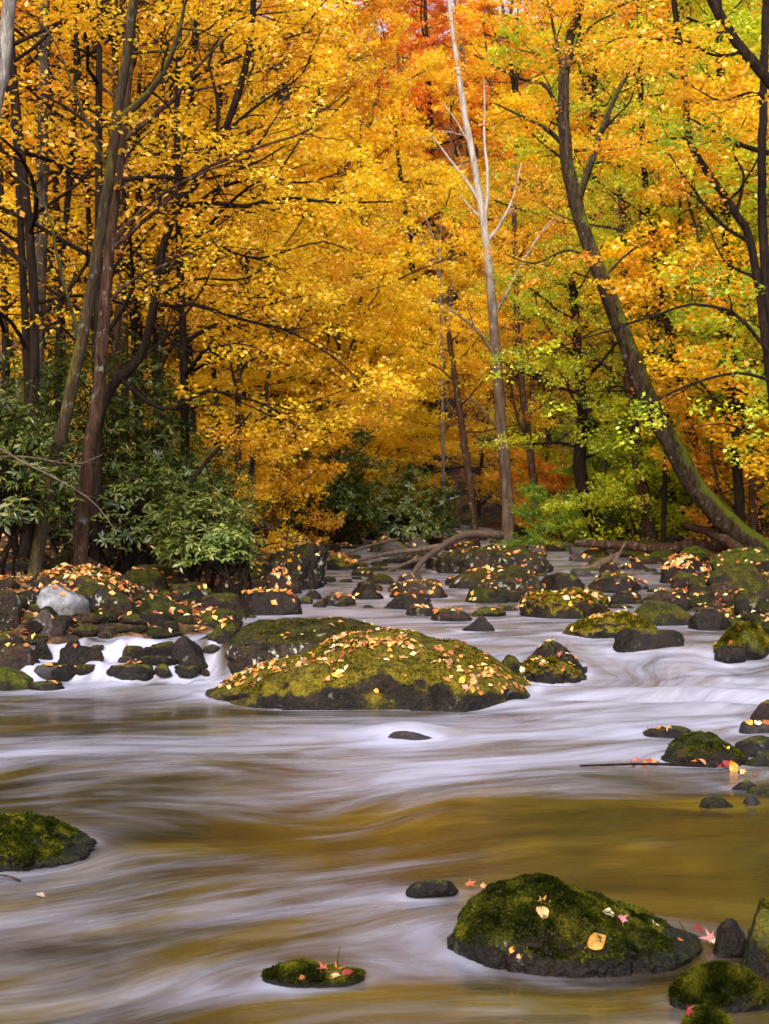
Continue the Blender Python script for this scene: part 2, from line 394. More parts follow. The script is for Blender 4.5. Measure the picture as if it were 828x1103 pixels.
def make_water():
    ys = np.concatenate([np.linspace(-9, 2.9, 50), np.geomspace(3, 11, 210), np.linspace(11.03, 13.8, 120), np.geomspace(13.85, 62, 150)])
    s = np.linspace(0, 1, 300)
    L = xl(ys) - .9; Rr = xr(ys) + .9
    X = L[:, None] + (Rr - L)[:, None] * s[None]
    Y = np.repeat(ys[:, None], len(s), 1)
    Z = wlevel(X, Y)
    x, y = X.ravel(), Y.ravel()
    # coordinates along and across the current
    d = np.array([-.925, -.38])
    bend = fbm(np.stack([x * .45, y * .45, x * 0], 1), 21, 3) * .62
    u = x * d[0] + y * d[1]
    v = -x * d[1] + y * d[0] + bend
    collar = np.zeros(len(x))
    for e in ROCKS:
        o_, Pq = e[0], e[1]
        if o_.location[1] > 15 and o_['category'] == 'rock' and (Pq[:, 0].max() - Pq[:, 0].min()) < .7: continue
        zw = float(wlevel(o_.location[0], o_.location[1]))
        if float(ground(np.array([o_.location[0]]), np.array([o_.location[1]]))[0]) > zw + .02: continue
        b = Pq[np.abs(Pq[:, 2] - zw) < .05]
        if len(b) < 8: continue
        ex, ey = (b[:, 0].max() + b[:, 0].min()) / 2, (b[:, 1].max() + b[:, 1].min()) / 2
        ax_, ay_ = (b[:, 0].max() - b[:, 0].min()) / 2 + .01, (b[:, 1].max() - b[:, 1].min()) / 2 + .01
        near_ = (np.abs(x - ex) < ax_ * 4 + .3) & (np.abs(y - ey) < ay_ * 4 + .3)
        if not near_.any(): continue
        dx, dy = x[near_] - ex, y[near_] - ey
        q = np.sqrt((dx / ax_) ** 2 + (dy / ay_) ** 2)
        Rr_ = math.sqrt(ax_ * ay_)
        vl = -dx * d[1] + dy * d[0]; ul = dx * d[0] + dy * d[1]
        v[near_] -= vl / np.maximum(q, 1) ** 2 * .8 * sstep(4, 2, q)
        dist = (q - 1) * Rr_
        collar[near_] = np.maximum(collar[near_], np.exp(-(dist / .05) ** 2) * .14 + np.exp(-(np.maximum(dist - .02, 0) / .25) ** 2) * .13 * (vl * 0 + 1) * sstep(-.2, 1.0, ul / Rr_))
    # whiteness: blend of the control points
    pts = np.array([hit(a, b)[:2] for a, b, c in FOAM]); val = np.array([c * (.84 if b > 860 else 1) for a, b, c in FOAM])
    num = np.zeros(len(x)); den = np.full(len(x), 1e-9)
    for (qx, qy), w in zip(pts, val):
        sx = .075 * qy + .05; sy = .020 * qy + .0042 * qy * qy
        du, dv = (x - qx), (y - qy)
        k = np.exp(-.5 * np.minimum((du / sx) ** 2 + ((dv - du * .20) / sy) ** 2, 60)) + 1e-5 / (1 + (du / sx) ** 2 + (dv / sy) ** 2)
        num += k * w; den += k
    foam = num / den
    foam = foam + collar * (.35 + .9 * sstep(.1, .5, foam)) * (1 + fbm(np.stack([x * 6, y * 6, x * 0], 1), 55, 3))
    slope = np.abs(np.gradient(Z, axis=0) / np.maximum(np.gradient(Y, axis=0), 1e-4)).ravel()
    foam = np.maximum(foam, np.where(x < -1.0, .95 * sstep(.10, .35, slope), 0) * (y > 11) * (y < 13.5))
    cz = (x < -1.0) * sstep(11.5, 11.8, y) * (1 - sstep(12.6, 12.9, y))
    foam = np.where(cz > .01, np.maximum(foam, .72 * cz), foam) * (1 - cz * (.25 - 1.1 * fbm(np.stack([x * 7, y * 1.3, x * 0], 1), 51, 3)))
    wave = fbm(np.stack([u * .55, v * 2.1, x * 0], 1), 31, 3) * .018 + fbm(np.stack([u * 1.4, v * 5.5, x * 0], 1), 37, 2) * .005
    swell = sstep(10.2, 11.0, y) * (1 - sstep(12.6, 13.6, y)) * (x > .3)
    wave = wave + swell * fbm(np.stack([x * .9, y * 2.2, x * 0], 1), 41, 3) * .085
    near = sstep(9.5, 10.5, y) * (1 - sstep(10.9, 11.6, y)) * (x > .2)
    wave = wave + near * .03 * np.sin(y * 9 + x * 1.3)
    hump = np.exp(-(((x - .18) / .30) ** 2 + ((y - 9.15) / .22) ** 2)) * .055          # water heaped over the sunken stone
    casc = sstep(11.4, 11.8, y) * (1 - sstep(12.7, 13.3, y)) * (x < -1)
    wave = wave + casc * fbm(np.stack([x * 5, y * 1.6, x * 0], 1), 43, 3) * .07 + hump
    Z = Z + wave.reshape(Z.shape)
    t = NT('silky_stream_water')
    uv = t.n('ShaderNodeUVMap'); uv.uv_map = 'flow'
    uvo = uv.outputs[0]
    obj_c = t.n('ShaderNodeTexCoord').outputs['Object']
    big = t.noise(t.mapping(uvo, (.75, 2.0, 1)), 1.0, 4, .55, .9)
    mid = t.noise(t.mapping(uvo, (1.7, 6.0, 1), (3, 7, 0)), 1.0, 5, .6, .4)
    fine = t.noise(t.mapping(uvo, (2.5, 26, 1), (9, 1, 0)), 1.0, 4, .6, .3)
    f = t.math('ADD', t.attr('foam'), t.math('MULTIPLY', t.math('SUBTRACT', big, .5), 1.15))
    f = t.math('ADD', f, t.math('MULTIPLY', t.math('SUBTRACT', mid, .5), .38))
    f = t.math('ADD', f, t.math('MULTIPLY', t.math('SUBTRACT', fine, .5), .26))
    foam_f = t.remap(f, .15, 1.14)
    bed = t.noise(t.mapping(uvo, (.8, 2.4, 1), (5, 2, 0)), 1.0, 4, .55, .8)
    bedc = t.ramp(bed, [(.25, (.014, .009, .003)), (.5, (.058, .038, .007)), (.68, (.115, .078, .012)), (.85, (.16, .12, .022))])
    vo = t.n('ShaderNodeTexVoronoi'); vo.feature = 'SMOOTH_F1'; vo.inputs['Scale'].default_value = 1.0; vo.inputs['Smoothness'].default_value = .35
    t.l(t.mapping(uvo, (2.2, 4.2, 1)), vo.inputs['Vector'])
    sc = t.n('ShaderNodeSeparateColor'); t.l(vo.outputs['Color'], sc.inputs[0])
    stone = t.math('MULTIPLY_ADD', sc.outputs[0], .9, t.math('MULTIPLY', vo.outputs['Distance'], -.45))
    bedc = t.mix(t.remap(stone, .0, .75, .55, 0), bedc, (.020, .014, .006))
    col = t.mix(foam_f, bedc, (.36, .35, .43))
    hh = t.math('ADD', t.math('MULTIPLY', mid, .7), t.math('MULTIPLY', fine, .25))
    rg = t.math('MULTIPLY_ADD', foam_f, .40, .13)
    t.principled(col, rg, t.bump(hh, .28, .03), spec=.5, ior=1.33)
    me = mesh_np('stream', np.stack([x, y, Z.ravel()], 1), grid_faces(len(ys), len(s)), attrs={'foam': foam}, uv=np.stack([u, v], 1))
    o = obj('stream', me, t.m); tag(o, kind='structure')

# ------------------------------------------------------------------ rocks
_ico = {}
def ico(k):
    if k not in _ico:
        bm = bmesh.new(); bmesh.ops.create_icosphere(bm, subdivisions=k, radius=1)
        V = np.array([v.co[:] for v in bm.verts]); Fc = np.array([[v.index for v in f.verts] for f in bm.faces]); bm.free()
        _ico[k] = (V, Fc)
    return _ico[k]

def rock_shape(seed, sub=4, cuts=7, rough=.22, flat=0.0, peak=0.0):
    rg = np.random.default_rng(seed)
    V, Fc = ico(sub); P = V.copy()
    P = P * (1 + rough * fbm(P * 1.1 + seed * 3.1, seed, 3))[:, None]
    for _ in range(cuts):
        n = unit(rg.normal(size=3) * np.array([1, 1, .75])); d = rg.uniform(.55, .86)
        q = P @ n - d
        P = P - np.where(q > 0, q * .88, 0)[:, None] * n
    if flat: 
        q = P[:, 2] - (1 - flat); P[:, 2] -= np.where(q > 0, q * .85, 0)
    if peak: P[:, :2] *= (1 - peak * sstep(0, 1, P[:, 2]))[:, None]
    P = P + unit(V) * (fbm(P * 3.2 + seed, seed + 5, 4) * .075)[:, None]
    P = P + unit(V) * (fbm(P * 9 + seed, seed + 8, 3) * .022)[:, None]
    up = P[:, 2] > -.1
    P[:, 0] -= (P[up, 0].max() + P[up, 0].min()) / 2; P[:, 0] /= (P[up, 0].max() - P[up, 0].min()) / 2
    P[:, 1] -= (P[up, 1].max() + P[up, 1].min()) / 2; P[:, 1] /= (P[up, 1].max() - P[up, 1].min()) / 2
    P[:, 2] /= P[:, 2].max()
    return P, Fc

ROCKS = []      # (object, world verts of the upper side) kept for scattering leaves
def place_rock(label, x0, x1, yt, yb, mat, seed, name='boulder', cat='rock', group=None, deep=.8, dry=0.0, sub=4, Y=None, **kw):
    c = (x0 + x1) / 2
    p = hit(c, yb) if Y is None else np.array([(c - CX) / F * Y, Y, surf((c - CX) / F * Y, Y)])
    w = (x1 - x0) / F * p[1]; dep = w * deep
    Yc = p[1] + dep * .42
    w = (x1 - x0) / F * (p[1] + dep * .3)
    Xc = (c - CX) / F * Yc
    zt = H - (yt - CY) / F * Yc
    zb = min(p[2], H - (yb - CY) / F * p[1])
    h = max(zt - zb, w * .10)
    P, Fc = rock_shape(seed, sub, **kw)
    P = P * np.array([w / 2, dep / 2, h])
    low = P[:, 2] < 0
    P[low, 2] *= .5 * min(1, w / h * .5)
    me = mesh_np(name, P, Fc, attrs={'above': P[:, 2] + dry})
    o = obj(name, me, ROCK[mat], loc=(Xc, Yc, zb))
    tag(o, label, cat, group)
    ROCKS.append((o, P + np.array([Xc, Yc, zb]), Fc))
    return o

def profile_rock(label, prof, yb, mat, seed, name='boulder', depth=1.0, pw=.5, lean=0.0, front=None, amp=.05, dry=0, nu=110, nv=70, fine=.012, group=None):
    """a boulder whose skyline follows prof (photo pixels) at its own distance"""
    prof = np.array(prof, float)
    c = (prof[0, 0] + prof[-1, 0]) / 2
    p = hit(c, yb)
    Yc = p[1] + depth * .45
    zb = p[2]
    X = (prof[:, 0] - CX) / F * Yc; Zt = H - (prof[:, 1] - CY) / F * Yc - zb
    x0, x1 = X[0], X[-1]; xm, hw = (x0 + x1) / 2, (x1 - x0) / 2
    uu = -np.cos(np.linspace(0, np.pi, nu))
    xs = xm + hw * uu
    hs = np.interp(xs, X, Zt)
    for _ in range(3): hs[1:-1] = .25 * hs[:-2] + .5 * hs[1:-1] + .25 * hs[2:]
    hs = np.maximum(hs, .02)
    dy = depth / 2 * np.maximum(1 - np.abs(uu) ** 2.4, 0) ** .6
    v = np.linspace(-.35, np.pi + .35, nv)
    sv = np.sin(v)
    zz = np.where(sv > 0, np.abs(sv) ** pw, sv * .9)
    V = np.zeros((nu, nv, 3))
    V[:, :, 0] = xs[:, None]
    cv = -np.cos(np.clip(v, 0, np.pi)) * (1 + .15 * np.maximum(0, -sv))
    V[:, :, 1] = Yc + dy[:, None] * cv[None] + lean * hs[:, None] * np.maximum(zz, 0)[None]
    V[:, :, 2] = np.where(zz > 0, hs[:, None] * zz[None], .6 * zz[None])
    Q = V.reshape(-1, 3)
    Q[:, 0] = np.where(True, Q[:, 0], 0)
    n = unit((Q - np.array([xm, Yc, 0])) / np.array([hw, depth / 2, max(hs.max(), .1)]))
    sc = 1.6 / max(hw, .3)
    dsp = fbm(Q * sc * 1.3 + seed, seed, 4) * amp + fbm(Q * 7 / max(hw, .4) + seed, seed + 3, 4) * amp * .45 + fbm(Q * 28 / max(hw, .6) + seed, seed + 6, 3) * fine
    cr = np.abs(fbm(Q * 2.2 / max(hw, .4) * .8 + seed * 2, seed + 9, 3)); dsp = dsp - amp * .8 * np.clip(1 - cr / .06, 0, 1)
    Q = Q + n * dsp[:, None]
    O = np.array([xm, Yc, zb])
    Q[:, 2] += 0
    L = Q - np.array([xm, Yc, 0])
    Fc = grid_faces(nu, nv)[:, ::-1]
    me = mesh_np(name, L, Fc, attrs={'above': L[:, 2] + dry})
    o = obj(name, me, ROCK[mat], loc=O)
    tag(o, label, 'rock', group)
    ROCKS.append((o, L + O, Fc))
    return o

B = {}
# --- the boulders that can be told apart
B['big'] = profile_rock('largest mid-stream boulder, golden moss under scattered yellow and orange leaves', [(218, 748), (236, 737), (262, 726), (300, 712), (340, 698), (375, 688), (415, 684), (450, 686), (485, 693), (518, 706), (548, 724), (568, 738), (583, 752)], 762, 'gold', 3, depth=1.9, pw=.5, amp=.085)
B['back'] = profile_rock('long dark lichen-spotted boulder behind the leaf-covered mid-stream boulder', [(236, 730), (241, 705), (250, 685), (270, 673), (310, 668), (360, 665), (400, 669), (440, 684), (470, 700), (500, 715)], 728, 'lichen', 5, depth=1.5, pw=.42, amp=.07)
B['fore'] = profile_rock('rounded mossy foreground rock carrying one big yellow leaf', [(486, 1016), (492, 1002), (505, 982), (530, 965), (570, 953), (600, 954), (640, 972), (690, 990), (730, 1008), (748, 1022), (757, 1036)], 1047, 'deep', 8, depth=.62, pw=.55, amp=.028, fine=.007, nu=170, nv=110)
B['foreleft'] = profile_rock('dark mossy rock at the near left edge of the stream', [(-50, 912), (-35, 890), (-5, 884), (20, 886), (45, 896), (75, 909), (100, 928)], 937, 'deep', 12, depth=.7, pw=.5, amp=.04, fine=.008)
B['stepl'] = profile_rock('leaf-flecked mossy rock below the dark pointed one in mid-stream', [(550, 733), (558, 719), (575, 710), (595, 709), (615, 718), (630, 732)], 734, 'gold', 15, depth=.6, pw=.5, amp=.03)
B['point'] = profile_rock('dark pointed rock just behind a leaf-flecked mossy rock', [(566, 716), (580, 698), (597, 690), (612, 703), (622, 715), (631, 727)], 724, 'dark', 17, depth=.55, pw=.5, amp=.03)
B['dome'] = profile_rock('dome-shaped mossy rock with one yellow leaf near the right edge', [(710, 823), (722, 806), (738, 794), (755, 789), (775, 796), (795, 810), (805, 822)], 825, 'deep', 19, depth=.45, pw=.5, amp=.022, fine=.006)
B['tilt'] = profile_rock('big dark tilted boulder beside the upper stream on the left', [(283, 612), (296, 597), (325, 589), (350, 584), (361, 590), (362, 606), (350, 633)], 636, 'lichen', 23, depth=1.6, pw=.45, amp=.10)
B['block'] = profile_rock('widest dark block upstream with fallen leaves along its flat top', [(466, 614), (470, 600), (482, 594), (520, 591), (560, 591), (578, 598), (590, 612)], 619, 'lichen', 27, depth=1.6, pw=.35, amp=.12)
B['leafy'] = profile_rock('blocky mossy mid-stream boulder thickly covered with leaves', [(559, 662), (561, 645), (575, 638), (610, 635), (640, 637), (652, 646), (656, 662)], 667, 'gold', 31, depth=1.1, pw=.38, amp=.06)
B['longr'] = profile_rock('long low mossy rock with leaves on its left slope', [(604, 686), (615, 675), (640, 664), (670, 659), (690, 664), (703, 678), (712, 688)], 688, 'gold', 33, depth=.8, pw=.5, amp=.05)
B['slab'] = profile_rock('pale lichen slab tilted against the big upstream block', [(508, 640), (515, 628), (535, 613), (560, 610), (578, 620), (588, 638)], 642, 'lichen', 35, depth=1.2, pw=.45, amp=.08)
B['mound'] = profile_rock('broad mound strewn with orange leaves above the pale slab', [(38, 642), (50, 618), (75, 610), (100, 612), (125, 622), (140, 634), (150, 648)], 650, 'brown', 39, depth=1.4, pw=.5, amp=.06, dry=.4)

B['little flat mossy stone in the near current with red leaves on it'] = profile_rock('little flat mossy stone in the near current with red leaves on it', [(284, 1057), (291, 1047), (308, 1041), (330, 1040), (345, 1045), (362, 1047), (380, 1048), (394, 1056)], 1062, 'deep', 45, name='stone', depth=.16, pw=.5, amp=.010, fine=.004, nu=90, nv=50)
for i, a in enumerate([
 # label, x0, x1, ytop, ybase, material, keywords
 ('rounded yellow-green mossy rock at the lower right edge', 793, 868, 966, 1052, 'fern', dict(deep=.9, sub=5, rough=.14, cuts=3)),
 ('low dark mossy rock under the yellow-green one at lower right', 719, 826, 1042, 1091, 'deep', dict(sub=5, rough=.15, cuts=4, deep=.7)),
 ('small mossy rock at the bottom edge with a red leaf', 733, 786, 1087, 1118, 'deep', dict(sub=5, cuts=4)),
 ('small grey-black stone tucked behind the mossy foreground rock', 769, 803, 989, 1030, 'dark', dict()),
 ('small black stone just breaking the near water', 436, 494, 946, 965, 'dark', dict(cuts=9, deep=.6)),
 ('smooth dark rock right of the dome-shaped mossy one', 788, 848, 793, 815, 'dark', dict()),
 ('bright green mossy pebble in front of the smooth dark rock', 800, 840, 808, 825, 'fern', dict()),
 ('dark square rock at the right edge above the domed mossy one', 804, 862, 753, 783, 'brown', dict(cuts=10)),
 ('pale flat stone with leaves in front of the dark square rock', 795, 840, 776, 789, 'grey', dict(flat=.4)),
 ('flat stone in the current carrying a clump of orange leaves', 692, 748, 783, 794, 'dark', dict(flat=.3)),
 ('flat moss disc barely above the olive pool', 750, 788, 860, 870, 'deep', dict(flat=.4)),
 ('small bluish dark stone above the moss disc', 786, 816, 840, 851, 'dark', dict()),
 ('stone with yellow moss at right edge beside the bluish stone', 804, 846, 847, 858, 'fern', dict()),
 ('little pale stone under the yellow-mossed one', 800, 820, 857, 868, 'grey', dict()),
 ('purplish stone under a hump of water in mid-stream', 416, 468, 788, 798, 'grey', dict(deep=.6, cuts=3)),
 ('dark tilted round stone at the right of the small cascade', 184, 230, 683, 718, 'dark', dict(cuts=5)),
 ('flat dark stone at the foot of the small cascade', 116, 173, 715, 731, 'dark', dict(flat=.3)),
 ('little black stone under the tilted round one', 186, 217, 716, 728, 'dark', dict()),
 ('dark glossy stone dividing the left cascade', 62, 112, 694, 719, 'dark', dict()),
 ('upright dark stone at the left end of the cascade', 35, 59, 687, 710, 'dark', dict()),
 ('mossy green stone at the left edge of the quiet pool', -25, 38, 718, 744, 'fern', dict()),
 ('flat grey stone at the outlet of the left cascade', 34, 72, 716, 730, 'grey', dict(flat=.4)),
 ('thin wet slab lying in the pool at the left edge', 30, 70, 734, 744, 'dark', dict(flat=.4)),
 ('lichened boulder at the left edge of the bank', -40, 24, 633, 684, 'lichen', dict(dry=.3)),
 ('brown stone under the lichened boulder at the left edge', -32, 28, 679, 704, 'brown', dict(dry=.2)),
 ('brown-grey slanting stone beside the left cascade', -12, 44, 694, 724, 'brown', dict(cuts=10)),
 ('pale grey slab with a bright top on the left bank', 38, 98, 629, 664, 'pale', dict(dry=.5, cuts=10, sub=4, deep=.9)),
 ('lichened mossy stone right of the pale grey slab', 95, 146, 632, 664, 'lichen', dict(dry=.3)),
 ('grey-brown cobble below the pale grey slab', 27, 60, 656, 682, 'grey', dict(dry=.3)),
 ('dark flat cobble beside the grey-brown one', 46, 84, 662, 684, 'dark', dict(dry=.3)),
 ('dark block topped with orange leaves left of the upper stream', 258, 327, 635, 664, 'dark', dict(cuts=10, flat=.35)),
 ('mossy hump in front of the leaf-topped dark block', 224, 264, 664, 694, 'moss', dict()),
 ('mossy round stone behind the long lichen-spotted boulder', 214, 262, 655, 677, 'moss', dict()),
 ('dark rock above the upper left trickle', 178, 232, 627, 650, 'deep', dict()),
 ('moss-topped rock under the evergreen shrub', 118, 182, 608, 637, 'moss', dict(dry=.3)),
 ('long low moss-backed rock above the cascade stones', 148, 208, 641, 664, 'deep', dict(dry=.2)),
 ('leaf-dusted slab below the big tilted boulder', 276, 326, 612, 640, 'brown', dict(cuts=10)),
 ('mossy rock between the evergreen shrub and the tilted boulder', 236, 292, 602, 630, 'moss', dict(dry=.2)),
 ('small stone at the edge of the upper stream below the tilted boulder', 328, 347, 635, 646, 'dark', dict()),
 ('flat leaf-dusted stone in the upper stream', 345, 384, 640, 653, 'brown', dict(flat=.3)),
 ('dark rock in the upper stream left of the driftwood foot', 378, 414, 627, 646, 'dark', dict()),
 ('squared dark block in front of the widest upstream block', 482, 541, 609, 634, 'lichen', dict(cuts=12)),
 ('dark humped rock right of the pale lichen slab', 582, 628, 616, 638, 'dark', dict()),
 ('low brown rock with leaves at the driftwood foot', 418, 482, 625, 645, 'brown', dict(flat=.2)),
 ('flat dark mossy rock below the low brown leafy one', 412, 466, 639, 657, 'dark', dict(flat=.2)),
 ('rounded mossy rock in front of the squared dark block', 500, 547, 631, 650, 'deep', dict()),
 ('small black three-cornered rock alone in the upper current', 496, 532, 661, 680, 'dark', dict(peak=.6, deep=.6)),
 ('low green mossy stone behind the three-cornered rock', 506, 545, 653, 665, 'fern', dict()),
 ('flat leaf-strewn stone left of the three-cornered rock', 463, 509, 656, 670, 'brown', dict(flat=.3)),
 ('thin leaf-strewn stone at the left of the upper current', 436, 472, 653, 664, 'brown', dict(flat=.4)),
 ('dark smooth rock in front of the long low mossy one', 660, 737, 676, 700, 'dark', dict(deep=.5)),
 ('mossy ridge rock behind the dark smooth one', 678, 744, 647, 675, 'moss', dict(deep=.7)),
 ('rounded brown mossy stone left of the dark pointed rock', 537, 563, 705, 729, 'moss', dict()),
 ('bright green mossy rock on the right shore', 768, 832, 671, 706, 'fern', dict(sub=5)),
 ('dark rock at the foot of the bright green mossy rock', 768, 802, 694, 712, 'dark', dict()),
 ('mossy boulder on the right shore near the right edge', 788, 846, 628, 660, 'moss', dict()),
 ('flat mossy boulder stacked above the right shore stones', 756, 830, 608, 638, 'moss', dict(flat=.2)),
 ('pinkish stone heaped with leaves in the right channel', 698, 744, 635, 658, 'brown', dict(flat=.2)),
 ('small dark stone beside the leaf-heaped one in the right channel', 650, 690, 636, 650, 'dark', dict(flat=.2)),
 ('dark jumbled rock on the right shore above the green mossy one', 742, 788, 653, 680, 'dark', dict(cuts=10)),
 ('little black stone in the right channel mouth', 738, 768, 629, 645, 'dark', dict()),
 ('upright black block with leaves under the leaning trunk', 708, 762, 597, 628, 'dark', dict(cuts=10, dry=.1)),
 ('dark mossy hump in the right channel', 626, 692, 616, 638, 'dark', dict()),
 ('mossy stone under the base of the leaning trunk', 764, 834, 589, 615, 'fern', dict(dry=.3)),
 ('leaf-splashed mossy rock in the upper stream right of the tilted boulder', 352, 386, 596, 614, 'gold', dict()),
 ('pale boulder at the far head of the stream', 408, 440, 580, 600, 'grey', dict()),
]):
    lab, x0, x1, yt, yb, mat, kw = a
    nm = 'boulder' if (x1 - x0) > 60 else 'stone'
    kw = dict(kw); kw.setdefault('sub', 4)
    B[lab] = place_rock(lab, x0, x1, yt, yb, mat, 100 + i * 7, name=nm, **kw)

# --- cobbles in crowds: each an object, shapes shared
SHAPES = []
for k in range(14):
    P, Fc = rock_shape(900 + k, 3, cuts=9 + k % 6, flat=(.25 if k % 3 == 0 else 0))
    P[:, 2] = np.where(P[:, 2] < 0, P[:, 2] * .6, P[:, 2])
    P = P * np.array([.5, .42, [.30, .38, .24][k % 3]])
    SHAPES.append((mesh_np('stone', P, Fc, attrs={'above': P[:, 2] * .35 + .02}), mesh_np('stone', P, Fc, attrs={'above': P[:, 2] * .35 + .3}), P, Fc))

def crowd(n, box, wmin, wmax, mats, label, group, dry, rg, onland=None, over=.33):
    k = 0; tries = 0
    while k < n and tries < n * 30:
        tries += 1
        px = rg.uniform(box[0], box[2]); py = rg.uniform(box[1], box[3])
        p = hit(px, py)
        land = float(ground(p[:1], p[1:2])[0]) > float(wlevel(p[0], p[1]))
        if onland is not None and land != onland: continue
        w = rg.uniform(wmin, wmax) ** 1.0 / F * p[1]
        if any(abs(p[0] - q[0]) < (w + q[2]) * over and abs(p[1] - q[1]) < (w + q[2]) * over for q in crowd.seen): continue
        crowd.seen.append((p[0], p[1], w))
        CROWD.append((w / p[1], p, w, land or dry, mats[rg.integers(0, len(mats))], label, group, rg.integers(0, len(SHAPES)), rg.uniform(0, 6.28), rg.uniform(.7, 1.25)))
        k += 1
CROWD = []
crowd.seen = []
rg = np.random.default_rng(11)
crowd(46, (0, 600, 250, 690), 14, 40, ['deep', 'brown', 'dark', 'moss', 'lichen', 'brown'], 'one of the cobbles crowding the left bank around the pale slab', 'cobbles on the left bank', True, rg, True)
crowd(64, (40, 596, 320, 696), 20, 58, ['deep', 'dark', 'brown', 'moss', 'lichen'], 'dark bank rock among the leaves between the evergreen shrubs and the left cascade', 'rocks of the left bank', True, rg, True, over=.24)
crowd(24, (10, 676, 240, 732), 10, 34, ['dark', 'dark', 'brown'], 'small wet stone among the falling water of the left cascade', 'wet stones in the left cascade', False, rg, over=.27)
crowd(70, (670, 588, 840, 715), 12, 42, ['moss', 'dark', 'deep', 'brown', 'fern'], 'one of the stones heaped along the right shore', 'stones heaped on the right shore', True, rg, True)
crowd(64, (330, 582, 500, 640), 8, 36, ['dark', 'brown', 'grey', 'lichen'], 'wet stone breaking the far stream around the driftwood', 'stones in the far stream by the driftwood', False, rg)
crowd(60, (540, 588, 770, 665), 8, 38, ['dark', 'brown', 'moss', 'grey'], 'wet stone in the shallow right channel of the upper stream', 'stones in the right channel', False, rg)
crowd(60, (280, 568, 740, 596), 8, 36, ['grey', 'brown', 'lichen', 'dark'], 'far stone on the shore under the forest edge', 'far stones below the forest edge', True, rg)
crowd(12, (230, 625, 420, 668), 10, 30, ['dark', 'deep', 'brown'], 'dark stone at the left margin of the upper stream', 'stones at the left margin', False, rg)

CROWD.sort(key=lambda q: -q[0])
GV, GF, gn, ga = [], [], 0, []
for i, (s_, p, w, land, mt, label, group, j, rz, hz) in enumerate(CROWD):
    Ps, Fs_ = SHAPES[j][2], SHAPES[j][3]
    c, s_ = math.cos(rz), math.sin(rz)
    Pw = Ps * np.array([w, w, w * hz]); loc = np.array([p[0], p[1], p[2] - .03 * w])
    Pw = np.stack([Pw[:, 0] * c - Pw[:, 1] * s_, Pw[:, 0] * s_ + Pw[:, 1] * c, Pw[:, 2]], 1) + loc
    if i < 228:
        o = obj('stone', SHAPES[j][1 if land else 0], ROCK[mt], loc=loc, rz=rz)
        o.scale = (w, w, w * hz)
        tag(o, label, 'rock', group)
        ROCKS.append((o, Pw, Fs_))
    else:
        GV.append(Pw); GF.append(Fs_ + gn); gn += len(Pw); ga.append(Pw[:, 2] - loc[2] + (.3 if land else .02))
if GV:
    tag(obj('gravel', mesh_np('gravel', np.vstack(GV), np.vstack(GF), attrs={'above': np.concatenate(ga)}), ROCK['brown']), 'gravel and small cobbles lying along the far stream and banks', 'gravel', kind='stuff')

make_water()
# ------------------------------------------------------------------ trees
def smooth_path(P, n):
    P = np.asarray(P, float)
    if len(P) < 3:
        t = np.linspace(0, 1, n)[:, None]; return P[0] * (1 - t) + P[-1] * t
    Q = np.vstack([2 * P[0] - P[1], P, 2 * P[-1] - P[-2]])
    d = np.concatenate([[0], np.cumsum(np.linalg.norm(np.diff(P, axis=0), axis=1))]); d /= d[-1]
    out = []
    for t in np.linspace(0, 1, n):
        k = min(np.searchsorted(d, t, side='right') - 1, len(P) - 2); k = max(k, 0)
        u = (t - d[k]) / max(d[k + 1] - d[k], 1e-9)
        a, b, c, e = Q[k], Q[k + 1], Q[k + 2], Q[k + 3]
        out.append(.5 * (2 * b + (c - a) * u + (2 * a - 5 * b + 4 * c - e) * u * u + (3 * b - 3 * c + e - a) * u ** 3))
    return np.array(out)

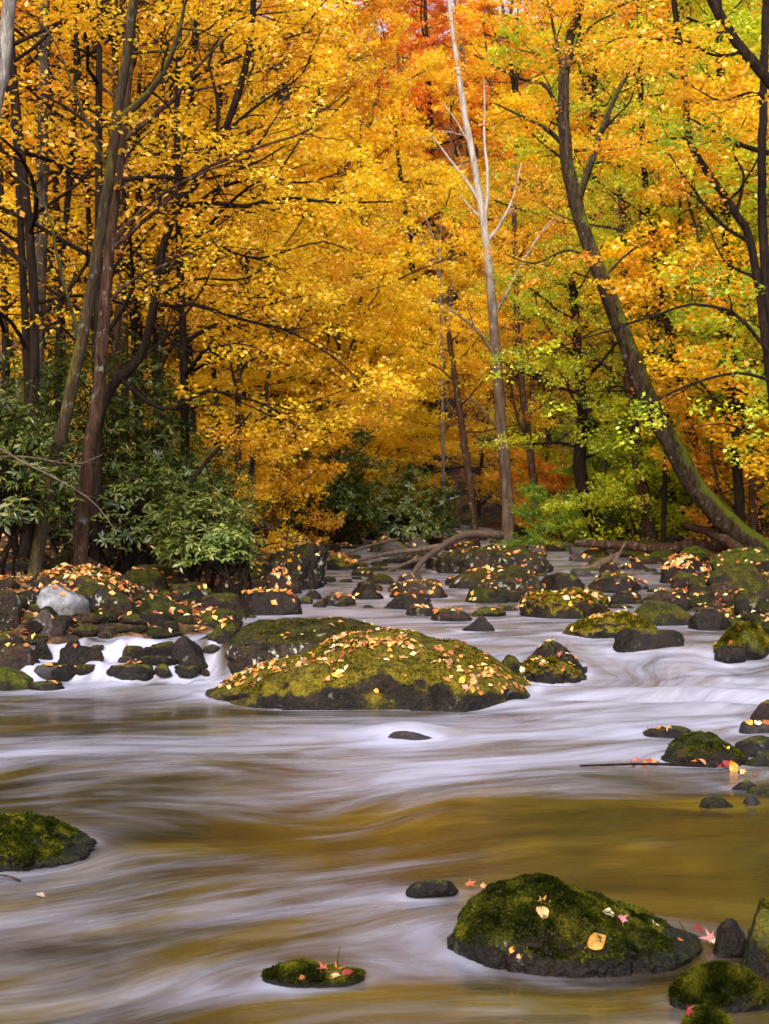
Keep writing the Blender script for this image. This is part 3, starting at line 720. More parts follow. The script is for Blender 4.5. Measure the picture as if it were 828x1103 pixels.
class Wood:
    """collects tapered tubes into one mesh, and the twigs that will carry leaves"""
    def __init__(s, seed): s.V, s.F, s.n, s.twigs, s.r = [], [], 0, [], np.random.default_rng(seed)
    def tube(s, P, rad, k=6, knob=0.0):
        P = np.asarray(P, float); rad = np.asarray(rad, float)
        T = unit(np.gradient(P, axis=0))
        a = np.array([1., 0, 0]) if abs(T[0][0]) < .8 else np.array([0, 1., 0])
        N = []
        for t in T:
            a = unit(a - t * (a @ t)); N.append(a)
        N = np.array(N); Bn = np.cross(T, N)
        th = np.linspace(0, 2 * np.pi, k, endpoint=False)
        ring = N[:, None] * np.cos(th)[None, :, None] + Bn[:, None] * np.sin(th)[None, :, None]
        rr = np.repeat(rad[:, None], k, 1)
        if knob:
            q = (P[:, None] + ring * rad[:, None, None]).reshape(-1, 3)
            rr = rr * (1 + knob * fbm(q * np.array([3, 3, 1.2]) / max(rad[0] * 4, .3), 77, 3).reshape(len(P), k))
        V = (P[:, None] + ring * rr[:, :, None]).reshape(-1, 3)
        i = np.arange((len(P) - 1) * k); r_ = i // k; c = i % k; c2 = (c + 1) % k
        Fq = np.stack([r_ * k + c, r_ * k + c2, (r_ + 1) * k + c2, (r_ + 1) * k + c], 1)
        s.V.append(V); s.F.append(Fq + s.n); s.n += len(V)
    def grow(s, p, d, L, r, lev, maxlev, kids=(6, 5), trop=.10, wig=.16, spread=.9, twigmin=.35, rmin=.004, start=.25):
        n = 7 if lev < maxlev else 4
        P = [np.array(p, float)]; d = unit(d)
        for i in range(n):
            d = unit(d + s.r.normal(size=3) * wig * np.array([1, 1, .7]) + np.array([0, 0, trop * (1 - 1.6 * i / n)]))
            P.append(P[-1] + d * L / n)
        P = np.array(P); rad = r * np.linspace(1, .28, n + 1)
        if r > rmin: s.tube(P, rad, 6 if lev <= 1 else (4 if lev == 2 else 3))
        s.offshoots(P, rad, L, lev, maxlev, kids, trop, wig, spread, rmin, start)
        if lev >= maxlev: s.twigs.append((P[1], P[-1]))
    def offshoots(s, P, rad, L, lev, maxlev, kids, trop, wig, spread, rmin, start=.25, end=1.0):
        if lev >= maxlev: return
        m = kids[min(lev - 1, len(kids) - 1)] if lev >= 1 else kids[0]
        for j in range(m):
            t = start + (end - start) * (j + s.r.uniform(.2, .9)) / m
            x = t * (len(P) - 1); k = min(int(x), len(P) - 2); u = x - k
            q = P[k] * (1 - u) + P[k + 1] * u; dd = unit(P[k + 1] - P[k])
            side = unit(np.cross(dd, [0, 0, 1]) + 1e-6) * (1 if j % 2 else -1)
            v = dd * s.r.uniform(.45, .95) + side * spread * s.r.uniform(.6, 1.1) + s.r.normal(size=3) * .25
            v[2] = v[2] * .55 + s.r.normal() * .12
            rr = np.interp(x, range(len(rad)), rad) * s.r.uniform(.42, .6)
            LL = max(L * s.r.uniform(.36, .58) * (1.15 - .55 * t), .5)
            s.grow(q, v, LL, rr, lev + 1, maxlev, kids, trop, wig, spread, rmin=rmin)
    def mesh(s, name): return mesh_np(name, np.vstack(s.V), np.vstack(s.F))

def leaf_quads(c, n, a, L, W, tint, fold=.14, name='crown'):
    """leaf-sized folded blades: centre, normal, long axis"""
    a = unit(a - n * np.sum(a * n, 1, keepdims=True)); b = np.cross(n, a)
    L = L[:, None]; W = W[:, None]
    V = np.stack([c - a * L / 2, c + b * W / 2 + n * W * fold + a * L * .06, c + a * L / 2, c - b * W / 2 + n * W * fold + a * L * .06], 1).reshape(-1, 3)
    Fq = np.arange(len(V)).reshape(-1, 4)
    return mesh_np(name, V, Fq, smooth=False, attrs={'tint': np.repeat(tint, 4)})

def foliage(twigs, rg, per=40, size=.085, wide=.34, thick=.06, tilt=.5, hang=0.0, keep=1.0, name='crown'):
    A = np.array([t[0] for t in twigs]); Bp = np.array([t[1] for t in twigs])
    if keep < 1:
        m = rg.random(len(A)) < keep; A, Bp = A[m], Bp[m]
    m = len(A); N = m * per
    i = np.repeat(np.arange(m), per)
    t = rg.uniform(.0, 1.12, N)[:, None]
    d = unit(Bp - A)
    side = unit(np.cross(d, np.array([0, 0, 1.])) + 1e-6)
    w = wide * (1.0 - .55 * t[:, 0]) * rg.uniform(.6, 1.3, m)[i]
    off = rg.uniform(-1, 1, N); off = np.sign(off) * np.abs(off) ** .8
    c = A[i] + (Bp - A)[i] * t + side[i] * (off * w)[:, None] + rg.normal(size=(N, 3)) * np.array([.03, .03, thick])
    c[:, 2] -= hang * np.abs(off) * w
    n = unit(np.array([0, 0, 1.]) + rg.normal(size=(N, 3)) * tilt)
    a = unit(d[i] * .7 + side[i] * np.sign(off)[:, None] + rg.normal(size=(N, 3)) * .5 + np.array([0, 0, -.3]))
    s = size * rg.uniform(.65, 1.25, N)
    ct = rg.uniform(0, 1, m)
    tint = np.clip(ct[i] * .55 + rg.uniform(0, 1, N) * .35 + .05 + .12 * fbm(c * .35, 5, 2), 0, 1)
    return leaf_quads(c, n, a, s, s * rg.uniform(.55, .8, N), tint, name=name)

def forest_tree(seed, h, r0, R_, cb=.28, limbs=15, per=40, size=.10, lean=.06, kids=(6, 5), wide=.36, droop=.06, keep=1.0, tilt=.55):
    """trunk and crown meshes of a free-standing forest tree, its base at the origin"""
    wd = Wood(seed); r = wd.r
    top = np.array([r.normal() * lean * h, r.normal() * lean * h, h])
    P = smooth_path([[0, 0, -.5], [top[0] * .1 + r.normal() * .12, top[1] * .1, h * .22], [top[0] * .45 + r.normal() * .25, top[1] * .4, h * .55], top], 16)
    rad = r0 * np.concatenate([[1.45, 1.12], np.linspace(1, .16, 14)])
    wd.tube(P, rad, 9, .12)
    for j in range(limbs):
        t = cb + (1 - cb) * (j + r.uniform(0, .8)) / limbs
        x = t * 15; k = min(int(x), 14); q = P[k] + (P[k + 1] - P[k]) * (x - k)
        az = j * 2.4 + r.uniform(-.5, .5)
        prof = math.sin(math.pi * (.22 + .70 * (t - cb) / (1 - cb))) ** .8
        v = np.array([math.cos(az), math.sin(az), r.uniform(.15, .75)])
        wd.grow(q, v, R_ * prof * r.uniform(.75, 1.15) + .4, np.interp(x, range(16), rad) * .45 + .01, 1, 3, kids, trop=droop, wig=.17)
    return wd.mesh('trunk'), foliage(wd.twigs, r, per, size, wide, tilt=tilt, keep=keep)

PROTO = {}
for k in range(6):      # tall trees
    PROTO['tall', k] = forest_tree(300 + k, 19 + 1.2 * k, .20 + .02 * k, 4.4, cb=.20 + .03 * (k % 3), limbs=17, per=42, size=.125, kids=(6, 5), wide=.42)
for k in range(4):      # low spreading trees with layered boughs down to the ground
    PROTO['low', k] = forest_tree(340 + k, 7.5 + k, .085, 3.1, cb=.10, limbs=15, per=42, size=.105, kids=(6, 4), wide=.40, droop=.04, lean=.1)
for k in range(3):      # bushes
    PROTO['bush', k] = forest_tree(360 + k, 2.6 + .3 * k, .03, 1.35, cb=.06, limbs=13, per=36, size=.085, kids=(5, 4), wide=.26, lean=.12)
for k in range(2):      # thinner, gappy crowns
    PROTO['thin', k] = forest_tree(380 + k, 17 + 2 * k, .16, 3.4, cb=.25, limbs=13, per=34, size=.115, kids=(5, 4), keep=.75)

for k in range(4):      # thin poles of the thicket, bare below, with fine twigs
    PROTO['pole', k] = forest_tree(390 + k, 12 + 1.5 * k, .065, 2.4, cb=.22, limbs=16, per=16, size=.085, kids=(5, 4), keep=.6, lean=.10)

def plant(kind, k, x, y, label, pal, group, bark, rz, sc, cat='tree', name='forest_tree'):
    z = float(ground(np.array([x]), np.array([y]))[0])
    o = empty(name, (x, y, z - .05), rz); o.scale = (sc,) * 3
    tag(o, label, cat, group)
    t, c = PROTO[kind, k]
    obj('trunk', t, BARK[bark], o)
    obj('crown', c, LEAF[pal], o)
    return o

def stand(n, pxr, Yr, kind, pals, label, group, seed, bark=('dark', 'brown', 'grey'), sc=(.85, 1.15), gap=2.2, name='forest_tree', cat='tree', edge=1.5):
    """n trees rooted on dry ground seen between two photo columns and two distances"""
    rg = np.random.default_rng(seed); k = tries = 0
    ks = [b for a, b in PROTO if a == kind]
    while k < n and tries < n * 60:
        tries += 1
        Y = rg.uniform(*Yr); x = (rg.uniform(*pxr) - CX) / F * Y
        if xl(Y) - edge < x < xr(Y) + edge and Y < 56: continue
        if any((x - a) ** 2 + (Y - b) ** 2 < gap ** 2 for a, b in stand.seen): continue
        stand.seen.append((x, Y))
        plant(kind, ks[rg.integers(len(ks))], x, Y, label, pals[rg.integers(len(pals))], group, bark[rg.integers(len(bark))], rg.uniform(0, 6.28), rg.uniform(*sc), cat, name)
        k += 1
stand.seen = []
stand(16, (20, 340), (19, 36), 'pole', ['golden', 'golden', 'amber'], 'thin dark pole tree among the left bank trunks', 'thin pole trees on the left', 41, bark=('dark', 'dark', 'brown'), gap=1.2)
stand(9, (10, 250), (16.5, 24), 'pole', ['golden', 'golden', 'amber'], 'slim bare-stemmed dark pole tree near the mossy leaning trunk', 'slim poles near the mossy leaning trunk', 45, bark=('dark', 'dark', 'brown'), gap=.8)
stand(16, (570, 860), (29, 42), 'pole', ['lime', 'lime', 'golden'], 'thin dark pole tree among the right bank trunks', 'thin pole trees on the right', 42, bark=('dark', 'brown', 'grey'), gap=1.2, edge=.6)
stand(7, (440, 600), (42, 56), 'pole', ['golden', 'amber'], 'thin pole tree at the head of the stream', 'thin pole trees at the stream head', 43, bark=('brown', 'grey'), gap=1.0, edge=.2)
stand(4, (300, 560), (44, 54), 'bush', ['brightgold'], 'golden-leaved bush glowing at the head of the stream', 'golden bushes at the stream head', 44, gap=1.0, name='bush', cat='bush', edge=.2)
# the forest, block by block (labels say the block)
stand(9, (-190, 110), (27, 42), 'tall', ['amber', 'orange', 'golden'], 'tall orange-gold tree in the forest behind the left bank trunks', 'orange-gold trees behind the left bank', 1)
stand(9, (80, 330), (33, 50), 'tall', ['golden', 'golden', 'amber'], 'tall golden-yellow tree behind the dark arching branches', 'golden trees behind the arching branches', 2)
stand(8, (300, 560), (54, 72), 'tall', ['brightgold'], 'tall golden tree closing the view at the head of the stream', 'golden trees at the head of the stream', 3)
stand(5, (470, 600), (58, 80), 'tall', ['amber', 'orange', 'amber', 'orange', 'russet'], 'russet-orange tall tree behind the whitish bare-topped tree', 'russet trees behind the whitish tree', 4)
stand(9, (560, 760), (36, 56), 'tall', ['amber', 'orange', 'golden', 'lime'], 'tall amber and yellow tree behind the leaning mossy trunk', 'amber trees behind the leaning trunk', 5)
stand(8, (720, 1000), (28, 46), 'tall', ['lime', 'golden', 'lime'], 'tall yellow-green tree in the forest of the right bank', 'yellow-green trees of the right bank', 6)
stand(6, (600, 860), (29, 44), 'thin', ['green', 'lime', 'green'], 'thin-crowned green tree among the yellow ones on the right', 'green trees among the yellow on the right', 7)
stand(2, (760, 860), (30, 36), 'low', ['red'], 'low red-leaved tree in the right bank forest', 'red-leaved low trees on the right', 8, sc=(.8, .95))
stand(1, (330, 350), (34, 38), 'low', ['red'], 'small red-leaved tree in the golden wood left of the stream head', None, 81, sc=(.5, .55))
stand(9, (90, 380), (27, 42), 'low', ['brightgold', 'golden', 'brightgold'], 'low layered golden tree on the left bank slope', 'low golden trees on the left slope', 9, gap=1.6)
stand(14, (320, 560), (38, 60), 'low', ['brightgold'], 'low layered golden tree at the head of the stream', 'low golden trees at the head of the stream', 10, gap=1.5, sc=(1.0, 1.4), edge=.2)
stand(8, (560, 800), (36, 48), 'low', ['lime'], 'low layered yellow-green tree behind the right bank', 'low yellow-green trees behind the right bank', 12, gap=1.6)
stand(5, (760, 960), (22, 34), 'low', ['lime', 'lime', 'golden'], 'low yellow-green tree near the right edge of the wood', 'low yellow-green trees by the right edge', 13, gap=1.6)
stand(16, (330, 600), (70, 96), 'tall', ['golden', 'amber', 'golden', 'russet'], 'tree on the far slope closing the gap above the stream', 'trees on the far slope above the stream', 31, sc=(1.0, 1.35), gap=2.6)
stand(34, (-250, 1080), (74, 125), 'tall', ['golden', 'amber', 'orange', 'golden', 'russet', 'lime'], 'far tree on the wooded hillside above the valley', 'far trees on the hillside', 14, sc=(.95, 1.3), gap=3)
stand(5, (380, 560), (41, 50), 'bush', ['rhodo', 'rhodo', 'green'], 'dark evergreen bush at the head of the stream', 'dark bushes at the head of the stream', 15, gap=1, name='bush', cat='bush', sc=(1.0, 1.5), edge=.3)
stand(4, (490, 600), (42, 50), 'bush', ['amber', 'orange'], 'low orange-leaved bush below the whitish tree', 'orange bushes below the whitish tree', 16, gap=.8, name='bush', cat='bush', sc=(.7, 1.0), edge=.2)
stand(10, (600, 860), (29, 42), 'bush', ['lime', 'green', 'lime'], 'yellow-green bush at the foot of the right bank trees', 'yellow-green bushes on the right bank', 17, gap=1, name='bush', cat='bush', edge=.6)
stand(4, (280, 400), (32, 44), 'bush', ['amber', 'golden', 'rhodo'], 'tawny bush on the left shore below the golden trees', 'tawny bushes on the left shore', 18, gap=1, name='bush', cat='bush', edge=.3)

# ------------------------------------------------------------------ trees that can be told apart
def W(Y, *pts): return np.array([at(a, b, Y + (c[0] if c else 0)) for a, b, *c in pts])

def hero(label, Y, trunk, w0, w1, bark, branches=(), pal='golden', auto=0, auto_from=.4, twig_L=1.6, per=44, size=.068, seed=0, name='tree', keep=1.0, kids=(5, 4), grp=None, base=True, wide=.3, flare=1.35, knob=.17):
    """a tree whose stem and boughs follow photo pixels at its distance; w in photo pixels"""
    wd = Wood(seed + 5000); r = wd.r
    P = W(Y, *trunk)
    if base:
        P[0, 2] = ground(P[:1, 0], P[:1, 1])[0] - .25
    n = 46
    w0, w1 = w0 * .70, w1 * .66
    P = smooth_path(P, n)
    P[2:-1] += r.normal(size=(n - 3, 3)) * w1 / F * Y * .05
    rad = np.linspace(w0, w1, n) / F * Y / 2
    rad[:3] *= np.array([flare, (1 + flare) / 2, 1.05])
    wd.tube(P, rad, 14, knob)
    wx = r.normal(size=3)
    for br in branches:
        pts, bw = br[0], br[1]
        ext = br[2] if len(br) > 2 else 4
        Q = smooth_path(W(Y, *pts), 14)
        Q[1:] += np.cumsum(r.normal(size=(13, 3)) * .012 * np.linalg.norm(Q[-1] - Q[0]) / 3, axis=0)
        rd = np.linspace(bw * .85, max(bw * .22, .9), 14) / F * Y / 2
        wd.tube(Q, rd, 7, knob)
        L = np.linalg.norm(np.diff(Q, axis=0), axis=1).sum()
        if ext:
            wd.offshoots(Q, rd, min(L, 3.2), 1, 3, (ext, 4), .02, .2, .8, .003, start=.12)
    for j in range(auto):
        t = auto_from + (1 - auto_from) * (j + r.uniform(0, .9)) / auto
        x = t * (n - 1); k = min(int(x), n - 2); q = P[k] + (P[k + 1] - P[k]) * (x - k)
        az = j * 2.4 + r.uniform(-.6, .6)
        v = np.array([math.cos(az), math.sin(az), r.uniform(.1, .7)])
        wd.grow(q, v, twig_L * r.uniform(.6, 1.2), np.interp(x, range(n), rad) * .32 + .004, 1, 3, kids, trop=.06, wig=.2, rmin=.003)
    o0 = P[0].copy(); o0[2] += .25
    wd.V = [v - o0 for v in wd.V]
    wd.twigs = [(a - o0, b - o0) for a, b in wd.twigs]
    o = empty(name, o0); tag(o, label, 'tree', grp)
    obj('trunk', wd.mesh('trunk'), BARK[bark], o)
    if pal and wd.twigs:
        obj('crown', foliage(wd.twigs, r, per, size, wide, keep=keep), LEAF[pal], o)
    return o

hero('pale lichened trunk at the top left corner of the view', 12, [(-90, 640), (-62, 400), (-22, 190), (2, 80), (14, -30), (30, -160)], 30, 19, 'paleworn', pal='amber', auto=7, auto_from=.82, keep=.6, seed=1)
hero('straight grey-brown trunk with dead side twigs, leftmost of the full-height trunks', 20, [(33, 612), (38, 480), (43, 330), (46, 200), (48, 60), (50, -60)], 22, 16, 'grey',
     [([(46, 120), (25, 95), (5, 75)], 4, 3), ([(46, 205), (20, 190), (-5, 160)], 4, 3), ([(47, 118), (75, 150), (110, 176)], 4, 3), ([(45, 110), (70, 100), (92, 70)], 3.5, 2), ([(44, 240), (75, 225), (100, 222)], 3, 2), ([(43, 270), (70, 262), (95, 268)], 3, 2), ([(42, 310), (62, 290), (85, 285)], 3, 2)], pal='golden', keep=.10, seed=2)
hero('thin dark trunk slanting behind the straight grey-brown one', 26, [(38, 590), (48, 420), (60, 300), (75, 190), (92, 100), (112, 10), (125, -60)], 17, 12, 'dark', [([(92, 100), (80, 60), (78, 10)], 7, 2)], pal='amber', auto=8, auto_from=.6, twig_L=2.5, seed=3)
hero('leaning trunk patched with yellow-green moss, rooted nearest the left stones', 15, [(32, 634), (55, 520), (75, 430), (95, 330), (112, 230), (128, 120), (142, 20), (150, -60)], 22, 15, 'mossy',
     [([(88, 372), (70, 300), (50, 230), (20, 195)], 6, 3), ([(128, 130), (160, 100), (185, 60), (205, -20)], 11, 4), ([(118, 190), (100, 140), (60, 35), (30, 5)], 5, 3)], pal='golden', auto=5, auto_from=.8, keep=.35, seed=4)
hero('reddish-brown trunk rising out of the evergreen shrub', 16, [(82, 590), (95, 500), (106, 420), (113, 330), (121, 240), (130, 160), (140, 60), (146, -40)], 25, 13, 'brown',
     [([(121, 262), (150, 230), (185, 205), (235, 180), (270, 172)], 7, 5), ([(118, 270), (160, 235), (210, 190), (260, 165), (330, 142), (345, 115), (365, 120)], 7, 6), ([(133, 152), (165, 125), (190, 105), (212, 75), (255, 30)], 8, 5), ([(112, 330), (150, 300), (200, 280), (240, 262)], 5, 4)], pal='golden', keep=.30, seed=5)
hero('dark curving trunk sweeping right above the evergreen shrub', 18, [(92, 560), (104, 470), (122, 415), (150, 388), (164, 340), (172, 285), (190, 228), (220, 185), (246, 130), (268, 60), (276, -40)], 18, 9, 'dark',
     [([(172, 328), (210, 327), (265, 342), (320, 355), (360, 380), (392, 412)], 6, 7), ([(130, 408), (180, 440), (220, 422), (250, 425), (290, 437), (338, 472)], 7, 6), ([(195, 222), (225, 218), (260, 220), (300, 211), (350, 215), (418, 214)], 7, 6),
      ([(187, 240), (230, 205), (280, 190), (320, 195), (370, 180)], 6, 6), ([(222, 184), (235, 120), (225, 60), (255, 20), (330, 6)], 6, 6), ([(240, 145), (280, 110), (320, 80), (345, 30)], 5, 6), ([(205, 520), (232, 486), (272, 442)], 7, 3),
      ([(170, 300), (220, 265), (280, 280), (340, 262), (380, 272)], 5, 6), ([(165, 350), (205, 380), (260, 372), (310, 398)], 4, 5), ([(180, 262), (220, 225), (262, 175), (300, 120), (318, 80)], 5, 6), ([(168, 320), (215, 300), (262, 300), (300, 275), (330, 235)], 4.5, 6), ([(150, 390), (190, 350), (225, 300), (250, 240)], 5, 5)], pal='golden', keep=.50, seed=6, size=.075)
hero('slender dark trunk in the golden wood left of centre', 24, [(178, 560), (172, 470), (168, 380), (175, 300), (185, 240), (200, 150), (210, 60), (215, -50)], 14, 9, 'dark', [([(172, 400), (200, 350), (240, 320), (300, 318)], 5, 6), ([(178, 280), (220, 240), (262, 238)], 5, 5)], pal='golden', auto=11, auto_from=.35, twig_L=2.6, seed=7)
hero('whitish bare-topped tree with a forked crown beside the stream head', 36, [(549, 584), (546, 540), (541, 480), (535, 400), (528, 310), (522, 250), (514, 200), (503, 140), (495, 90), (488, 40), (480, -30)], 21, 6.5, 'birch',
     [([(521, 240), (523, 190), (521, 140), (522, 85)], 6, 0), ([(514, 215), (497, 190), (475, 160), (462, 145)], 5, 2), ([(523, 262), (540, 235), (552, 205), (560, 175)], 5.5, 2), ([(536, 332), (553, 300), (572, 262), (595, 232)], 5, 2), ([(530, 380), (510, 355), (488, 338), (464, 322)], 5, 2), ([(519, 235), (507, 225), (494, 210)], 4, 0),
      ([(508, 160), (490, 130), (478, 110)], 3, 2), ([(541, 470), (520, 440), (500, 425)], 4, 2)], pal='amber', keep=.10, seed=8, name='birch_tree')
hero('whitish dead sapling left of the bare-topped tree', 47, [(478, 560), (476, 450), (474, 330), (472, 280), (462, 245), (450, 220)], 6, 2.5, 'paleworn', [([(474, 300), (455, 265), (432, 245), (412, 236)], 3.5, 2), ([(473, 290), (474, 250), (478, 225)], 3, 1)], pal=None, seed=9, name='dead_tree')
hero('reddish trunk leaning left at the stream head', 39, [(513, 578), (508, 540), (501, 490), (494, 440), (488, 400), (480, 340)], 14, 8, 'brown', auto=9, auto_from=.5, twig_L=2.4, pal='golden', seed=10)
hero('great leaning trunk with a bright mossy foot on the right bank', 26, [(836, 606), (812, 586), (780, 560), (750, 526), (722, 478), (695, 425), (672, 365), (652, 312), (632, 258), (616, 205), (608, 150), (606, 90), (614, 40), (628, -10), (636, -80)], 37, 12, 'greenmoss',
     [([(609, 160), (590, 140), (560, 125), (533, 112)], 8, 4), ([(607, 150), (590, 95), (555, 82), (512, 58)], 8, 5), ([(622, 215), (640, 160), (652, 125), (668, 90), (700, 40)], 12, 6), ([(618, 162), (660, 160), (700, 161), (740, 172), (765, 182)], 5, 5), ([(608, 75), (622, 45), (640, 25), (660, 15)], 8, 5), ([(607, 100), (600, 50), (590, 0)], 8, 5), ([(648, 300), (680, 270), (720, 255)], 5, 4), ([(640, 280), (610, 270), (575, 285), (540, 275)], 5, 5)],
     pal='amber', keep=.55, seed=11, size=.085, flare=1.25)
hero('dark stout trunk with a kink, left of the leaning one', 33, [(648, 592), (640, 565), (628, 530), (624, 495), (627, 450), (622, 380), (615, 300)], 25, 12, 'dark', auto=12, auto_from=.35, twig_L=2.6, pal='lime', seed=12)
hero('brown upright trunk right beside the leaning one', 32, [(702, 592), (696, 550), (688, 505), (682, 460), (676, 400), (672, 300), (668, 200)], 21, 12, 'brown', auto=12, auto_from=.4, twig_L=2.6, pal='golden', seed=13)
hero('grey-brown upright trunk behind the mossy foot of the leaning one', 34, [(732, 588), (724, 540), (718, 490), (712, 430), (706, 340), (704, 200)], 24, 13, 'grey', auto=12, auto_from=.45, twig_L=2.6, pal='lime', seed=14)
hero('thin trunk between the stream head and the right bank trunks', 39, [(582, 575), (574, 520), (567, 460), (560, 400), (556, 330), (552, 200)], 13, 8, 'brown', [([(572, 480), (556, 450), (548, 400)], 5, 4)], auto=12, auto_from=.4, twig_L=2.4, pal='amber', seed=15)
hero('tall dark trunk at the right edge with a long bough reaching over the stream', 17, [(876, 640), (868, 520), (850, 420), (828, 330), (820, 220), (822, 100), (826, -40)], 18, 12, 'dark',
     [([(846, 400), (800, 345), (774, 332), (744, 327), (674, 350), (604, 377)], 6, 4), ([(850, 420), (820, 408), (784, 402), (734, 417), (700, 432), (660, 456)], 5, 4), ([(828, 165), (794, 154), (762, 140), (738, 127)], 8, 5), ([(852, 430), (822, 470), (780, 455), (745, 460)], 4, 4)], pal='lime', keep=.35, seed=16, size=.075)
hero('dark slanting limb of a tree crossing the top right corner', 16, [(990, 640), (960, 400), (900, 200), (845, 110), (800, 55), (768, 5), (745, -60)], 34, 13, 'dark', [([(850, 118), (815, 100), (780, 110), (745, 95)], 5, 5), ([(800, 55), (770, 60), (730, 40), (700, 50)], 5, 5)], pal='golden', keep=.6, seed=17, size=.08)
hero('slim leaning dark trunk among the right edge thicket', 20, [(850, 620), (838, 500), (826, 380), (808, 262), (792, 230), (765, 190), (742, 150), (735, 80), (720, -40)], 17, 9, 'dark', [([(792, 230), (800, 190), (790, 160), (815, 110)], 5, 4), ([(808, 262), (775, 240), (745, 200), (720, 165)], 6, 5), ([(812, 300), (780, 280), (760, 240)], 4, 4)], auto=6, auto_from=.6, pal='golden', keep=.7, seed=18)
hero('straight dark trunk behind the right edge thicket', 27, [(800, 590), (792, 480), (786, 380), (782, 260), (776, 120), (772, -40)], 17, 12, 'dark', [([(786, 360), (760, 320), (735, 310)], 5, 4)], auto=10, auto_from=.4, pal='lime', seed=19)
hero('thin straight dark trunk in the orange wood at far left', 30, [(10, 570), (12, 420), (8, 300), (6, 180), (10, 20), (12, -50)], 11, 8, 'dark', auto=10, auto_from=.4, twig_L=2.6, pal='amber', seed=20)
hero('thin brown trunk right of the curving dark trunk', 28, [(240, 570), (236, 460), (228, 360), (232, 240), (238, 120), (240, -40)], 9, 6, 'dark', auto=12, auto_from=.35, twig_L=2.8, pal='golden', seed=21)
hero('slender leaning trunk between the leaning giant and the right edge', 30, [(768, 590), (758, 520), (742, 450), (720, 360), (700, 250), (690, 120), (688, -30)], 12, 8, 'dark', auto=12, auto_from=.35, twig_L=2.5, pal='lime', seed=22)

# ------------------------------------------------------------------ evergreen shrubs of the left bank, and others
def whorl_shrub(label, px, py, Y, w, h, n, pal, seed, size=.115, grp=None, stems=9, low=.38):
    rg = np.random.default_rng(seed)
    c0 = at(px, py, Y); z = float(ground(c0[:1], c0[1:2])[0])
    wr, hr = w / F * Y / 2, (h / F * Y)
    top = c0[2] - z
    th = rg.uniform(0, 2 * np.pi, n); uu = rg.uniform(-.25, 1, n); rr = rg.uniform(.35, 1, n) ** .5
    lump = 1 + .55 * fbm(np.stack([np.cos(th) * 1.6, np.sin(th) * 1.6, uu * 2.0], 1) + seed, seed, 3)
    s_ = np.sqrt(np.maximum(1 - uu ** 2, 0)) * rr * lump
    c = np.stack([np.cos(th) * s_ * wr, np.sin(th) * s_ * wr * .8, (uu * rr * lump) * hr * .62 + max(hr * .42, top - hr * .5)], 1)
    c[:, 2] = np.maximum(c[:, 2], low + .25 * rg.random(n))
    wd = Wood(seed)
    for k in range(stems):
        e = c[rg.integers(n)]
        b = np.array([rg.normal() * .15, rg.normal() * .15, -.2])
        P = smooth_path([b, (b + e) / 2 + rg.normal(size=3) * .12 + np.array([0, 0, .1]), e], 9)
        wd.tube(P, np.linspace(.026, .007, 9), 5)
        for q in rg.integers(0, n, 8):
            j = 4 + rg.integers(0, 4); wd.tube(smooth_path([P[j], (P[j] + c[q]) / 2 + rg.normal(size=3) * .05, c[q]], 5), np.linspace(.010, .004, 5), 3)
    m = 8
    ax = unit(unit(c - np.array([0, 0, hr * .2])) * .8 + np.array([0, 0, .55]) + rg.normal(size=(n, 3)) * .3)
    i = np.repeat(np.arange(n), m); k = np.tile(np.arange(m), n)
    e1 = unit(np.cross(ax, [0.31, .77, .12])); e2 = np.cross(ax, e1)
    ph = k * 2 * np.pi / m + rg.uniform(0, 6, n)[i] + rg.normal(size=n * m) * .15
    rad = e1[i] * np.cos(ph)[:, None] + e2[i] * np.sin(ph)[:, None]
    tilt = (rg.uniform(-.45, .45, n * m) - .35 * rg.random(n)[i])[:, None]
    a = unit(rad + ax[i] * tilt); nn = unit(ax[i] - rad * tilt + rg.normal(size=(n * m, 3)) * .12)
    s = size * rg.uniform(.7, 1.2, n * m) * rg.uniform(.8, 1.15, n)[i]
    tint = np.clip(rg.uniform(0, .55, n)[i] + rg.uniform(0, .45, n * m), 0, 1)
    s = s * np.where(rg.random(n * m) < .25, rg.uniform(.45, .8, n * m), 1)
    tint = np.where(rg.random(n * m) < .03, 1.0, tint)
    cc = c[i] + a * s[:, None] * .55 + ax[i] * rg.normal(size=(n * m, 1)) * .012; wd_ = s * rg.uniform(.26, .40, n * m)
    kp = rg.random(n * m) > .16 + .25 * (rg.random(n)[i] < .2)
    me = leaf_quads(cc[kp], nn[kp], a[kp], s[kp], wd_[kp], tint[kp], fold=.12, name='foliage')
    o = empty('evergreen_shrub', (c0[0], c0[1], z)); tag(o, label, 'shrub', grp)
    obj('stem', wd.mesh('stem'), BARK['dark'], o)
    obj('foliage', me, LEAF[pal], o)
    return o

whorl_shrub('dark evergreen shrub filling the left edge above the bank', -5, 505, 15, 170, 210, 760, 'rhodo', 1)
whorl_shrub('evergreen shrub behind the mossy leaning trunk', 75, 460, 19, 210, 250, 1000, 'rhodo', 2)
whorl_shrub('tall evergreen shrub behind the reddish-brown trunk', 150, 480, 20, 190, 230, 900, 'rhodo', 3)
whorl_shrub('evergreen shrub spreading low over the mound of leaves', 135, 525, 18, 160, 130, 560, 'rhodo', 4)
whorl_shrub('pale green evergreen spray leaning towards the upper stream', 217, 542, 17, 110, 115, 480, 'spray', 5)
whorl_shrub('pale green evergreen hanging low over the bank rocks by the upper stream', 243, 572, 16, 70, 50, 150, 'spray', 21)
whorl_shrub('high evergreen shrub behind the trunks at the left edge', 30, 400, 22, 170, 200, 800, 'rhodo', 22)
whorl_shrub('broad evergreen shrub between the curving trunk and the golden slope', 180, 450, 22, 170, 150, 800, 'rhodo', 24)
whorl_shrub('evergreen shrub at the water side of the golden slope', 205, 505, 19, 150, 140, 600, 'rhodo', 6)
